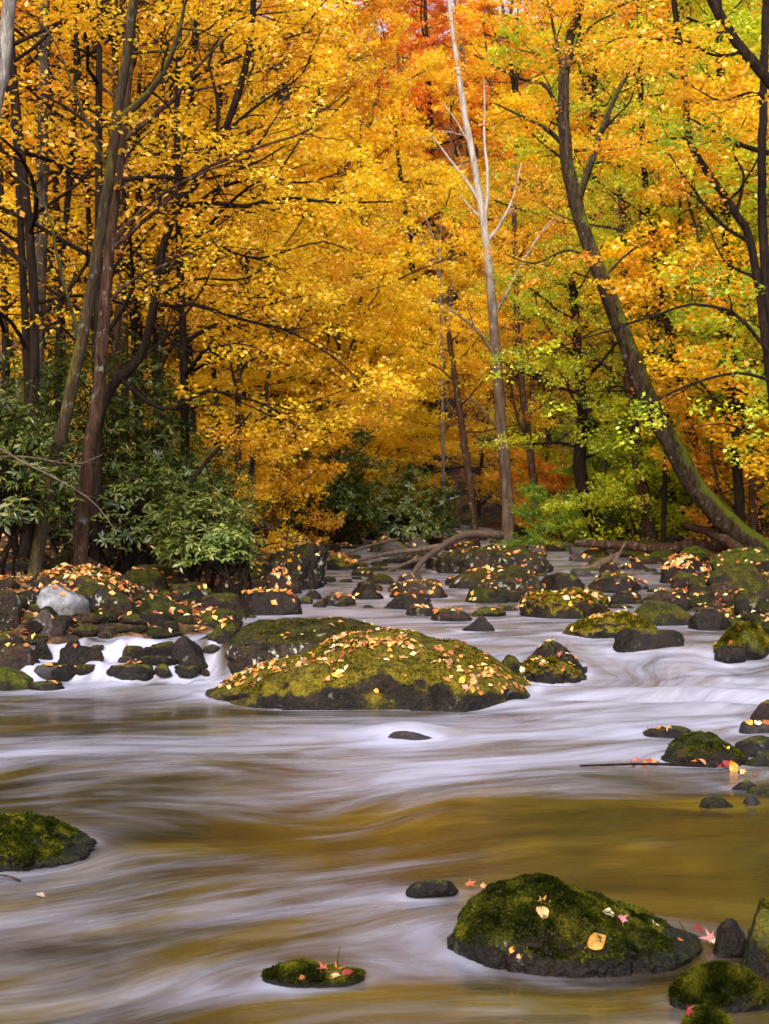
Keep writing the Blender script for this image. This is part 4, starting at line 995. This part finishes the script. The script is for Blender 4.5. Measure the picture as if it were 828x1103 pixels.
whorl_shrub('pale-leaved evergreen shrub at the far left, in front of the dark ones', 15, 460, 17, 120, 120, 420, 'spray', 8)
whorl_shrub('dark evergreen mass in the shade at the head of the stream', 430, 520, 38.5, 150, 95, 1100, 'rhodo', 9, size=.17)
whorl_shrub('dark evergreen mass on the far left shore', 350, 530, 36, 120, 85, 900, 'rhodo', 10, size=.16)
whorl_shrub('dark evergreen bush behind the stout kinked trunk', 660, 560, 36, 150, 70, 800, 'rhodo', 11, size=.15)

def soft_shrub(label, px, Y, k, sc, pal, rz):
    x = (px - CX) / F * Y
    plant('bush', k, x, Y, label, pal, None, 'dark', rz, sc, 'shrub', 'shrub')
soft_shrub('bright green feathery shrub beside the whitish tree', 586, 34, 1, .62, 'green', .4)
soft_shrub('tall yellow-green sapling clump between the feathery green shrub and the stout kinked trunk', 610, 34, 2, .5, 'lime', 1.0)
soft_shrub('wide green shrub spreading at the foot of the brown upright trunk', 678, 34, 0, .5, 'green', 4.0)
soft_shrub('glowing yellow shrub under the golden boughs of the left slope', 245, 22, 0, .7, 'golden', 1.4)
soft_shrub('bright yellow-green shrub right of the feathery green one', 655, 38, 2, .6, 'lime', 2.2)
soft_shrub('orange-tipped shrub at the right edge above the leaning trunk', 815, 29, 0, .9, 'amber', 3.3)
soft_shrub('green shrub in front of the right edge thicket', 790, 33, 1, 1.0, 'lime', 5.0)

def bare_twigs(label, Y, lines, seed, name='bare_branch', bark='pale'):
    wd = Wood(seed); P0 = None
    for pts, w in lines:
        Q = smooth_path(W(Y, *pts), 12)
        if P0 is None: P0 = Q[0].copy()
        rd = np.linspace(w, w * .35, 12) / F * Y / 2
        wd.tube(Q, rd, 5)
        wd.offshoots(Q, rd, 1.0, 2, 3, (4, 4), .0, .15, .7, .001)
    wd.V = [v - P0 for v in wd.V]
    tag(obj(name, wd.mesh(name), BARK[bark], loc=P0), label, 'branch')
bare_twigs('pale bare branch hanging across the left evergreen shrubs', 13, [([(-20, 470), (20, 495), (60, 515), (100, 540), (125, 572)], 3), ([(-20, 492), (30, 492), (80, 500), (110, 490)], 2)], 61, bark='wood')
bare_twigs('grey tangle of bare twigs on the far left shore', 34, [([(268, 560), (285, 530), (300, 500), (310, 480)], 3), ([(275, 565), (300, 540), (330, 535), (350, 545)], 3), ([(280, 570), (290, 540), (320, 515), (345, 520)], 3), ([(265, 560), (270, 525), (285, 490)], 2.5), ([(285, 570), (320, 555), (345, 562)], 2.5)], 62, bark='wood')

# ------------------------------------------------------------------ fallen logs and driftwood
def log(label, parts, bark, seed, name='log', sub=()):
    """parts: [(pixel, pixel, distance) ...], width px"""
    wd = Wood(seed); O = None
    for pts, w0, w1 in parts:
        P = np.array([at(a, b, Y) for a, b, Y in pts])
        Q = smooth_path(P, 18)
        if O is None: O = Q[0].copy()
        rd = np.linspace(w0, w1, 18) / F * np.mean([p[2] for p in pts]) / 2
        Qq = np.vstack([Q[0] - unit(Q[1] - Q[0]) * .01, Q, Q[-1] + unit(Q[-1] - Q[-2]) * .01]); rd = np.concatenate([[.003], rd, [.003]])
        wd.tube(Qq, rd, 10, .22)
    wd.V = [v - O for v in wd.V]
    tag(obj(name, wd.mesh(name), BARK[bark], loc=O), label, 'log')
log('forked pale driftwood trunk reaching down to the water in front of the widest block',
    [([(540, 577, 30), (512, 575, 29.5), (490, 580, 28), (468, 594, 26), (452, 607, 24), (440, 625, 22.5)], 10, 4), ([(478, 588, 27), (450, 592, 26.5), (420, 596, 26), (385, 604, 25)], 7, 3), ([(462, 600, 25.5), (440, 606, 25), (410, 618, 24), (380, 626, 23.5)], 5, 2.5)], 'wood', 1, 'driftwood')
log('brown fallen log slanting down the left bank beneath the evergreen shrub', [([(85, 600, 17.5), (110, 612, 16.8), (135, 626, 16), (152, 638, 15.4)], 10, 7)], 'brown', 2)
log('straight pole leaning down the far left shore', [([(270, 556, 33), (290, 566, 31.5), (318, 580, 29.5), (332, 588, 28.5)], 6, 4)], 'wood', 3)
log('dark fallen trunk lying along the right shore below the upright trunks', [([(618, 585, 29), (650, 586, 28.8), (690, 589, 28.5), (722, 592, 28), (748, 585, 27.5)], 8, 14)], 'brown', 4)
log('broken snag propped against the dark fallen trunk', [([(622, 622, 25.5), (645, 608, 26.2), (668, 596, 27)], 12, 5), ([(655, 612, 25.8), (664, 600, 26), (672, 586, 26.3)], 3.5, 2)], 'wood', 5)
log('thick root limb arching beside the foot of the leaning trunk', [([(812, 625, 24), (806, 606, 24.5), (790, 588, 25.5), (765, 574, 26.5), (738, 566, 27.5)], 15, 9)], 'brown', 6)
log('thin bleached stick lying across the stones left of the driftwood', [([(340, 600, 24.5), (370, 596, 25), (405, 586, 26.5), (430, 580, 28)], 4, 2.5)], 'wood', 7, 'stick')
# ------------------------------------------------------------------ fallen leaves
def leaf_mat_one(name, a, b, vein=.6):
    t = NT(name)
    tc = t.n('ShaderNodeTexCoord').outputs['Object']
    oi = t.n('ShaderNodeObjectInfo')
    n = t.noise(tc, 4, 4, .6)
    col = t.mix(t.remap(n, .35, .7), a, b)
    sx = t.n('ShaderNodeSeparateXYZ'); t.l(tc, sx.inputs[0])
    rib = t.remap(t.math('ABSOLUTE', sx.outputs[1]), .010, .03)
    wv = t.math('FRACT', t.math('MULTIPLY', t.math('SUBTRACT', sx.outputs[0], t.math('MULTIPLY', t.math('ABSOLUTE', sx.outputs[1]), 1.0)), 9.0))
    rib2 = t.remap(wv, .04, .14)
    f = t.math('MULTIPLY', rib, t.math('MULTIPLY_ADD', rib2, .3, .7))
    col = t.mix(f, t.mix(vein, col, tuple(x * .45 for x in a)), col)
    hsv = t.n('ShaderNodeHueSaturation'); t.l(col, hsv.inputs['Color'])
    t.setv(hsv.inputs['Value'], t.math('MULTIPLY_ADD', oi.outputs['Random'], .6, .42))
    t.setv(hsv.inputs['Hue'], t.math('MULTIPLY_ADD', oi.outputs['Random'], .035, .48))
    t.principled(hsv.outputs[0], .45, t.bump(n, .3, .02), spec=.4)
    return t.m
FALL = {
 'yellow': leaf_mat_one('yellow_fallen_leaf', (.78, .50, .06), (.70, .40, .04)),
 'tan': leaf_mat_one('tan_fallen_leaf', (.66, .36, .16), (.50, .22, .08)),
 'orange': leaf_mat_one('orange_fallen_leaf', (.72, .26, .03), (.55, .15, .02)),
 'red': leaf_mat_one('red_fallen_leaf', (.42, .07, .025), (.26, .035, .02)),
 'pale': leaf_mat_one('pale_fallen_leaf', (.72, .60, .40), (.62, .46, .26)),
 'pink': leaf_mat_one('pinkish_fallen_leaf', (.60, .22, .20), (.42, .12, .12)),
}
def leaf_outline(kind, seed):
    """a blade of length 1 along x, gently cupped, with its stalk"""
    rg = np.random.default_rng(seed)
    if kind == 'oval':
        s = np.linspace(0, 1, 12); half = .62 * (np.sin(np.pi * s ** .85) ** .9) * .52 * (1 + .05 * np.sin(s * 60))
        half[0] = half[-1] = .002
        mid = np.stack([s - .5, s * 0, s * 0], 1)
        up = np.stack([s - .5, half, s * 0], 1); dn = np.stack([s - .5, -half, s * 0], 1)
        V = np.vstack([dn, mid, up]); n = 12
        F1 = [[i, i + 1, n + i + 1, n + i] for i in range(n - 1)] + [[n + i, n + i + 1, 2 * n + i + 1, 2 * n + i] for i in range(n - 1)]
        Fc = [np.array(F1)]
    else:
        tips = [(-.95, .33), (-.48, .46), (0, .60), (.48, .46), (.95, .33)]  # angle factor, reach
        ring = [(-.5, -.02)]
        c = np.array([-.22, 0])
        for k, (q, L) in enumerate(tips):
            an = q * 2.0
            for da, rr in ((-.20, .55), (0, 1), (.20, .55)): ring.append(tuple(c + L * 1.15 * rr * np.array([math.cos(an + da), math.sin(an + da)])))
            if k < 4:
                am = (q + tips[k + 1][0]) / 2 * 2.0; ring.append(tuple(c + .20 * np.array([math.cos(am), math.sin(am)])))
        V = np.array([(c[0], 0, 0)] + [(x, y, 0) for x, y in ring]); m = len(ring)
        Fc = [np.array([[0, 1 + i, 1 + (i + 1) % m] for i in range(m)])]
    V = V.astype(float)
    b1, b2, tw = rg.normal() * .5, rg.uniform(.3, 1.7), rg.normal() * .8
    V[:, 2] = b1 * V[:, 0] ** 2 + b2 * V[:, 1] ** 2 + tw * V[:, 0] * V[:, 1] + .04 * np.sin(V[:, 0] * 9 + seed) * np.abs(V[:, 1]) * 3
    n0 = len(V)
    st = np.array([[-.5, .012, b1 * .25], [-.5, -.012, b1 * .25], [-.72, -.01, b1 * .4 + .04], [-.72, .01, b1 * .4 + .04]])
    V = np.vstack([V, st])
    Fc = Fc + [np.array([[n0, n0 + 1, n0 + 2, n0 + 3]])]
    V[:, 2] -= np.percentile(V[:, 2], 20)
    return mesh_np('fallen_leaf', V, Fc)
LM = {'oval': [leaf_outline('oval', k) for k in range(6)], 'star': [leaf_outline('star', 20 + k) for k in range(4)]}

def lay_leaf(p, n, size, kind, col, label, group, rg, spin=None, lift=.35):
    me = LM[kind][rg.integers(len(LM[kind]))]
    n = unit(np.asarray(n) + rg.normal(size=3) * .18)
    a = rg.uniform(0, 6.28) if spin is None else spin
    q = Vector(n).to_track_quat('Z', 'Y') @ Matrix.Rotation(a, 3, 'Z').to_quaternion()
    o = bpy.data.objects.new('fallen_leaf', me)
    if not me.materials: me.materials.append(None)
    o.material_slots[0].link = 'OBJECT'; o.material_slots[0].material = FALL[col]
    o.rotation_mode = 'QUATERNION'; o.rotation_quaternion = q
    o.location = np.asarray(p) + n * size * .05; o.scale = (size,) * 3
    C.objects.link(o)
    return tag(o, label, 'leaf', group)

def rock_samples(entry, n, rg, minz=.35, face=None):
    P, Fc = entry[1], entry[2]
    a, b, c = P[Fc[:, 0]], P[Fc[:, 1]], P[Fc[:, 2]]
    nn = np.cross(b - a, c - a) + 1e-12
    if Fc.shape[1] == 4: nn = np.cross(c - a, P[Fc[:, 3]] - b) + 1e-12
    ar = np.linalg.norm(nn, axis=1) / 2; nn = unit(nn)
    cen = P[Fc].mean(1)
    if (nn * (cen - P.mean(0))).sum() < 0: nn = -nn
    wgt = ar * np.clip(nn[:, 2] - minz, 0, None) * (cen[:, 2] > entry[0].location[2] + min(.05, .2 * (P[:, 2].max() - entry[0].location[2])))
    view = np.array([0, 0, H]) - cen
    wgt = wgt * ((nn * unit(view)).sum(1) > .02)
    if wgt.sum() <= 0: return np.zeros((0, 3)), np.zeros((0, 3))
    if face is not None: wgt = wgt * face(cen)
    k = rg.choice(len(Fc), n, p=wgt / wgt.sum())
    w = rg.dirichlet([1, 1, 1], n)
    p = a[k] * w[:, :1] + b[k] * w[:, 1:2] + c[k] * w[:, 2:]
    return p, nn[k]
ENT = {id(e[0]): e for e in ROCKS}
def entry(o):
    return next(e for e in ROCKS if e[0].name == o.name)

rg = np.random.default_rng(5)
NAMES = {'yellow': 'yellow', 'orange': 'orange', 'tan': 'tan-brown', 'pale': 'pale buff', 'red': 'dark red'}
def strew(key, n, where, size, cols, clump=3.2):
    e = entry(B[key])
    f = lambda c: np.clip(.5 + clump * fbm(c * 3.0, 61, 3), .03, None)
    p, nn = rock_samples(e, n, rg, .08, f)
    for i in range(len(p)):
        col = cols[rg.integers(len(cols))]
        lay_leaf(p[i], nn[i], rg.uniform(*size), 'oval' if rg.random() < .85 else 'star', col,
                 f'one of the small {NAMES[col]} fallen leaves on the {where}', f'{NAMES[col]} leaves on the {where}', rg)
strew('big', 215, 'largest mid-stream boulder', (.042, .080), ['yellow', 'yellow', 'orange', 'tan', 'tan', 'orange', 'pale', 'tan'], 2.0)
strew('leafy', 28, 'blocky leaf-covered boulder', (.075, .12), ['tan', 'orange', 'pale', 'yellow', 'tan'], .8)
strew('longr', 14, 'long low mossy rock', (.07, .11), ['tan', 'orange', 'pale', 'yellow'])
strew('stepl', 14, 'mossy rock below the pointed one', (.05, .08), ['pale', 'orange', 'tan', 'yellow'])
strew('back', 7, 'lichen-spotted boulder', (.05, .08), ['orange', 'yellow', 'tan'])

def on_rock(o, px, py):
    e = entry(o); P, Fc = e[1], e[2]
    cen = P[Fc].mean(1)
    a, b, c = P[Fc[:, 0]], P[Fc[:, 1]], P[Fc[:, 2]]
    nn = unit(np.cross(b - a, c - a) + 1e-12)
    if (nn * (cen - P.mean(0))).sum() < 0: nn = -nn
    u = CX + cen[:, 0] / cen[:, 1] * F; v = CY + (H - cen[:, 2]) / cen[:, 1] * F
    fr = (nn * unit(np.array([0, 0, H]) - cen)).sum(1) > .05
    d = (u - px) ** 2 + (v - py) ** 2 + np.where(fr, 0, 1e9)
    k = np.argmin(d)
    near = np.argsort(((cen - cen[k]) ** 2).sum(1))[:25]
    return cen[k], unit(nn[near].mean(0))
def L1(o, px, py, size, kind, col, label, spin=None):
    p, n = on_rock(o, px, py)
    return lay_leaf(p, n, size, kind, col, label, None, rg, spin)
fo = B['fore']
L1(fo, 640, 1014, .082, 'oval', 'yellow', 'broad yellow oval leaf on the face of the mossy foreground rock', .3)
L1(fo, 582, 984, .066, 'oval', 'tan', 'tan leaf hanging point-down near the top of the mossy foreground rock', 1.5)
L1(fo, 588, 971, .055, 'star', 'yellow', 'small yellow lobed leaf above the tan one on the foreground rock', .2)
L1(fo, 667, 990, .062, 'star', 'pink', 'pinkish red star-shaped leaf on the right slope of the foreground rock', .9)
L1(fo, 655, 984, .05, 'oval', 'pale', 'pale buff leaf beside the pinkish star-shaped one', 2.6)
L1(fo, 551, 1022, .026, 'oval', 'orange', 'tiny orange leaf low on the left face of the foreground rock', 1.2)
L1(fo, 559, 1028, .022, 'oval', 'tan', 'tiny tan leaf scrap under the tiny orange one', .5)
L1(fo, 705, 995, .045, 'oval', 'pale', 'narrow pale leaf lying along the crest of the foreground rock right slope', .1)
L1(fo, 730, 1012, .04, 'oval', 'orange', 'small orange leaf near the right tip of the foreground rock', .9)
L1(B['dome'], 781, 806, .060, 'oval', 'yellow', 'yellow leaf stuck to the domed mossy rock', .9)
fl = B['little flat mossy stone in the near current with red leaves on it']
for i, (a, b, c, k, l) in enumerate([(345, 1045, 'red', 'star', 'dark red leaf at the left of the clump on the flat mossy stone'), (356, 1048, 'pink', 'star', 'pinkish lobed leaf in the middle of the clump on the flat stone'), (367, 1045, 'orange', 'star', 'orange lobed leaf standing in the clump on the flat mossy stone'), (376, 1050, 'red', 'oval', 'red-brown leaf at the right end of the flat mossy stone'), (325, 1054, 'orange', 'oval', 'small orange scrap at the front of the flat mossy stone'), (362, 1054, 'tan', 'oval', 'tan leaf at the water side of the clump on the flat stone')]):
    L1(fl, a, b, [.06, .055, .065, .05, .025, .045][i], k, c, l)
L1(B['small mossy rock at the bottom edge with a red leaf'], 745, 1092, .05, 'star', 'red', 'red leaf on the small mossy rock at the bottom edge')
L1(B['low dark mossy rock under the yellow-green one at lower right'], 815, 1062, .05, 'oval', 'yellow', 'yellow leaf on the low dark mossy rock at lower right')
cl = B['flat stone in the current carrying a clump of orange leaves']
for i, (a, c, l) in enumerate([(700, 'red', 'dark red leaf at the left of the clump on the flat current stone'), (709, 'orange', 'orange leaf standing up in the clump on the flat current stone'), (718, 'tan', 'tan leaf at the right of the clump on the flat current stone')]):
    L1(cl, a, 786, .075, 'star', c, l)
ps = B['pale flat stone with leaves in front of the dark square rock']
for i, (a, c, l) in enumerate([(805, 'yellow', 'yellow leaf on the left of the pale flat stone'), (815, 'pale', 'pale leaf in the middle of the pale flat stone'), (826, 'orange', 'orange leaf at the right of the pale flat stone')]):
    L1(ps, a, 779, .08, 'oval', c, l)
# leaves caught against a stick and a stone at the water line
def L2(px, py, size, kind, col, label, group=None, up=.02, n=(0, -.5, 1)):
    p = hit(px, py); p[2] += up
    return lay_leaf(p, np.array(n) + rg.normal(size=3) * .4, size, kind, col, label, group, rg)
for a, b, c in [(679, 826, 'red'), (685, 824, 'red'), (692, 826, 'orange'), (699, 824, 'red'), (706, 826, 'orange'), (748, 825, 'orange'), (755, 826, 'tan'), (762, 823, 'tan'), (775, 829, 'red'), (783, 828, 'red'), (790, 830, 'orange'), (800, 835, 'tan'), (812, 836, 'orange')]:
    nm = {'red': 'red-brown', 'orange': 'orange', 'tan': 'tan'}[c]
    L2(a, b, rg.uniform(.06, .09), 'star' if rg.random() < .6 else 'oval', c, f'{nm} wet leaf caught in the row along the thin stick by the domed rock', f'{nm} leaves caught along the thin stick')
L2(508, 957, .06, 'star', 'red', 'dark red leaf trailing in the water right of the small black stone', up=.01)
L2(519, 957, .035, 'oval', 'tan', 'tan leaf tip at the water right of the small black stone', up=.01)
L2(760, 1018, .075, 'star', 'pink', 'pinkish leaf on the water between the foreground rock and the grey-black stone')
L2(750, 1012, .06, 'oval', 'red', 'red leaf standing by the twig right of the foreground rock', up=.03)
L2(772, 1022, .05, 'oval', 'pale', 'pale leaf on the water under the grey-black stone')
L2(44, 966, .04, 'oval', 'pale', 'pale wet leaf on the water below the near left mossy rock', up=.005, n=(0, 0, 1))
L2(822, 1082, .07, 'oval', 'yellow', 'yellow leaf floating at the lower right edge', up=.02)

def twig(label, pts, w, up=0.0):
    wd = Wood(3); P = []
    for a, b, u in pts:
        q = hit(a, b); P.append(q)
    base = P[0].copy()
    Q = [at(a, b, base[1] + .02 * i) for i, (a, b, u) in enumerate(pts)]
    Q = smooth_path(Q, 9); rd = np.linspace(w, w * .6, 9) / F * base[1] / 2
    wd.tube(Q, rd, 6); wd.V = [v - base for v in wd.V]
    tag(obj('twig', wd.mesh('twig'), BARK['brown'], loc=base), label, 'twig')
twig('thin reddish twig standing beside the foreground rock', [(748, 1024, 0), (742, 1010, 0), (731, 993, 0)], 2.2)
twig('fine leaf stalk rising from the flat mossy stone', [(365, 1045, 0), (364, 1034, 0), (367, 1019, 0)], 1.5)
twig('short dark twig in the water below the near left rock', [(22, 949, 0), (10, 944, 0), (-8, 942, 0)], 3.0)
def water_stick(label, a, b, w0, w1):
    wd = Wood(4); p, q = hit(*a), hit(*b); p[2] += .012; q[2] += .02
    Q = smooth_path([p, (p + q) / 2 + np.array([0, .02, .008]), q], 12)
    wd.tube(Q, np.linspace(w0, w1, 12), 7, .2); wd.V = [v - p for v in wd.V]
    tag(obj('stick', wd.mesh('stick'), BARK['dark'], loc=p), label, 'stick')
water_stick('thin dark stick lying in the water left of the domed mossy rock', (624, 827), (770, 829), .006, .010)

# tufts of moss that give the near mossy rocks a furry edge
def tufts(o, n, size, mat, minz, cut):
    P, nn = rock_samples(entry(o), n * 2, rg, minz)
    loc = np.array(o.location[:])
    k = fbm(P * 5.0, 83, 4) + .35 * nn[:, 2]
    m = k > cut
    P, nn, k = P[m] - loc, nn[m], k[m]
    N = len(P)
    if N == 0: return
    d = unit(nn + rg.normal(size=(N, 3)) * .55); s = size * rg.uniform(.4, 1.3, N) * (.55 + .8 * sstep(cut, cut + .5, k))
    side = unit(np.cross(d, rg.normal(size=(N, 3))))
    tint = np.clip(.42 + .9 * fbm(P * 14 + 3, 87, 3) + rg.uniform(-.3, .3, N), 0, 1)
    me = leaf_quads(P + d * s[:, None] * .30, side, d, s, s * .42, tint, fold=.3, name='moss')
    obj('moss', me, LEAF[mat], o)
for key, n, s, mt, cut in [('fore', 19000, .010, 'tuft', -.22), ('foreleft', 9000, .012, 'tuft', -.12), ('dome', 5000, .013, 'tuft', -.1), ('big', 15000, .014, 'goldtuft', .02), ('back', 6000, .014, 'tuft', .12), ('stepl', 3000, .018, 'goldtuft', -.1),
    ('rounded yellow-green mossy rock at the lower right edge', 9000, .012, 'goldtuft', -.2), ('low dark mossy rock under the yellow-green one at lower right', 7000, .011, 'tuft', -.2), ('small mossy rock at the bottom edge with a red leaf', 3500, .010, 'tuft', -.2), ('little flat mossy stone in the near current with red leaves on it', 3500, .009, 'tuft', -.2),
    ('bright green mossy rock on the right shore', 3000, .022, 'goldtuft', -.2), ('leafy', 5000, .024, 'goldtuft', -.1), ('longr', 4000, .022, 'goldtuft', -.1)]:
    tufts(B[key], n, s, mt, -.6 if s < .0135 else -.15, cut)

# leaf litter on the banks and the stones: nobody could count it
def litter():
    cs, ns, sz = [], [], []
    n = 46000
    px = rg.uniform(-120, 950, n); Y = np.exp(rg.uniform(math.log(9), math.log(52), n))
    x = (px - CX) / F * Y
    m = (np.maximum(xl(Y) - x, x - xr(Y)) > .12)
    x, Y = x[m], Y[m]
    z = ground(x, Y) + fbm(np.stack([x * 2.6, Y * 2.6, x * 0], 1), 9, 3) * .045
    g = fbm(np.stack([x * .8, Y * .8, x * 0], 1), 71, 3) > -.35
    cs.append(np.stack([x, Y, z + .025], 1)[g]); ns.append(np.tile([0, 0, 1.], (g.sum(), 1))); sz.append((.05 + .0016 * Y)[g])
    special = {B[k].name for k in ('big', 'leafy', 'longr', 'stepl', 'back', 'fore', 'foreleft', 'dome')}
    for e in ROCKS:
        o = e[0]
        if o.name in special or o.location[1] < 9.5: continue
        lab = o['label']
        lots = any(w in lab for w in ('leaf', 'leaves', 'mound')) and not any(w in lab for w in ('pointed', 'beside the leaf', 'brown leafy', 'foreground', 'among the leaves'))
        q = (e[1].max(0) - e[1].min(0)); area = q[0] * q[1]
        if not lots and rg.random() < .35: continue
        if 'widest' in lab or 'squared' in lab or 'slab tilted' in lab: lots = False; q = q * 1.6
        k = int(min(260, area * (130 if lots else 26) * rg.uniform(.6, 1.2)) + (2 if lots else 0))
        if k < 1: continue
        p, nn = rock_samples(e, k, rg, .45)
        if len(p): cs.append(p + nn * .012); ns.append(nn); sz.append(np.full(len(p), .055 + .0013 * o.location[1]))
    for key, n_, s_, cl_ in (('big', 380, .052, 2.2), ('leafy', 80, .075, 2), ('longr', 40, .075, 3), ('stepl', 18, .06, 2), ('back', 26, .055, 3.5)):
        p, nn = rock_samples(entry(B[key]), n_, rg, .05, lambda c: np.clip(.45 + cl_ * fbm(c * 3.0, 61, 3), .02, None))
        cs.append(p + nn * .012); ns.append(nn); sz.append(np.full(n_, s_))
    c = np.vstack(cs); nrm = unit(np.vstack(ns) + rg.normal(size=(len(c), 3)) * .30); s = np.concatenate(sz) * rg.uniform(.7, 1.3, len(c))
    me = leaf_quads(c, nrm, rg.normal(size=(len(c), 3)), s, s * rg.uniform(.5, .85, len(c)), rg.uniform(0, 1, len(c)), fold=.2, name='leaf_litter')
    o = obj('leaf_litter', me, LEAF['litter']); tag(o, 'orange and tan fallen leaves littering the banks and stones', 'leaf litter', kind='stuff')
litter()
# ------------------------------------------------------------------ camera, light, sky
cam = bpy.data.cameras.new('camera'); co = bpy.data.objects.new('camera', cam); C.objects.link(co)
co.location = (0, 0, H); co.rotation_euler = (math.radians(90), 0, 0)
cam.sensor_fit = 'VERTICAL'; cam.sensor_height = 36; cam.lens = 36 * F / 1103
cam.clip_end = 1000; cam.clip_start = .05
cam.dof.use_dof = True; cam.dof.focus_distance = 8.0; cam.dof.aperture_fstop = 5.6
SC.camera = co
ELEV, AZ = math.radians(38), math.radians(-170)
w = bpy.data.worlds.new('World'); SC.world = w; w.use_nodes = True
nt = w.node_tree; nt.nodes.clear()
sky = nt.nodes.new('ShaderNodeTexSky'); sky.sky_type = 'NISHITA'; sky.sun_disc = False
sky.sun_elevation = ELEV; sky.sun_rotation = AZ
sky.air_density = 1.0; sky.dust_density = 2.5; sky.ozone_density = 1.0
bg = nt.nodes.new('ShaderNodeBackground'); bg.inputs['Strength'].default_value = .15
wo = nt.nodes.new('ShaderNodeOutputWorld')
nt.links.new(sky.outputs[0], bg.inputs[0]); nt.links.new(bg.outputs[0], wo.inputs[0])
sun = bpy.data.lights.new('sun', 'SUN'); sun.energy = 1.25; sun.angle = math.radians(28); sun.color = (1, .93, .82)
so = bpy.data.objects.new('sun', sun); C.objects.link(so)
sd = Vector((math.sin(AZ) * math.cos(ELEV), math.cos(AZ) * math.cos(ELEV), math.sin(ELEV)))
so.rotation_euler = sd.to_track_quat('Z', 'Y').to_euler()
so.location = sd * 60
vs = SC.view_settings; vs.view_transform = 'Standard'; vs.look = 'None'; vs.exposure = EXPOSURE; vs.gamma = 1; vs.use_curve_mapping = False
cy = SC.cycles
cy.max_bounces = 6; cy.diffuse_bounces = 4; cy.glossy_bounces = 2; cy.transmission_bounces = 3; cy.transparent_max_bounces = 4
cy.use_denoising = True; cy.caustics_reflective = False; cy.caustics_refractive = False
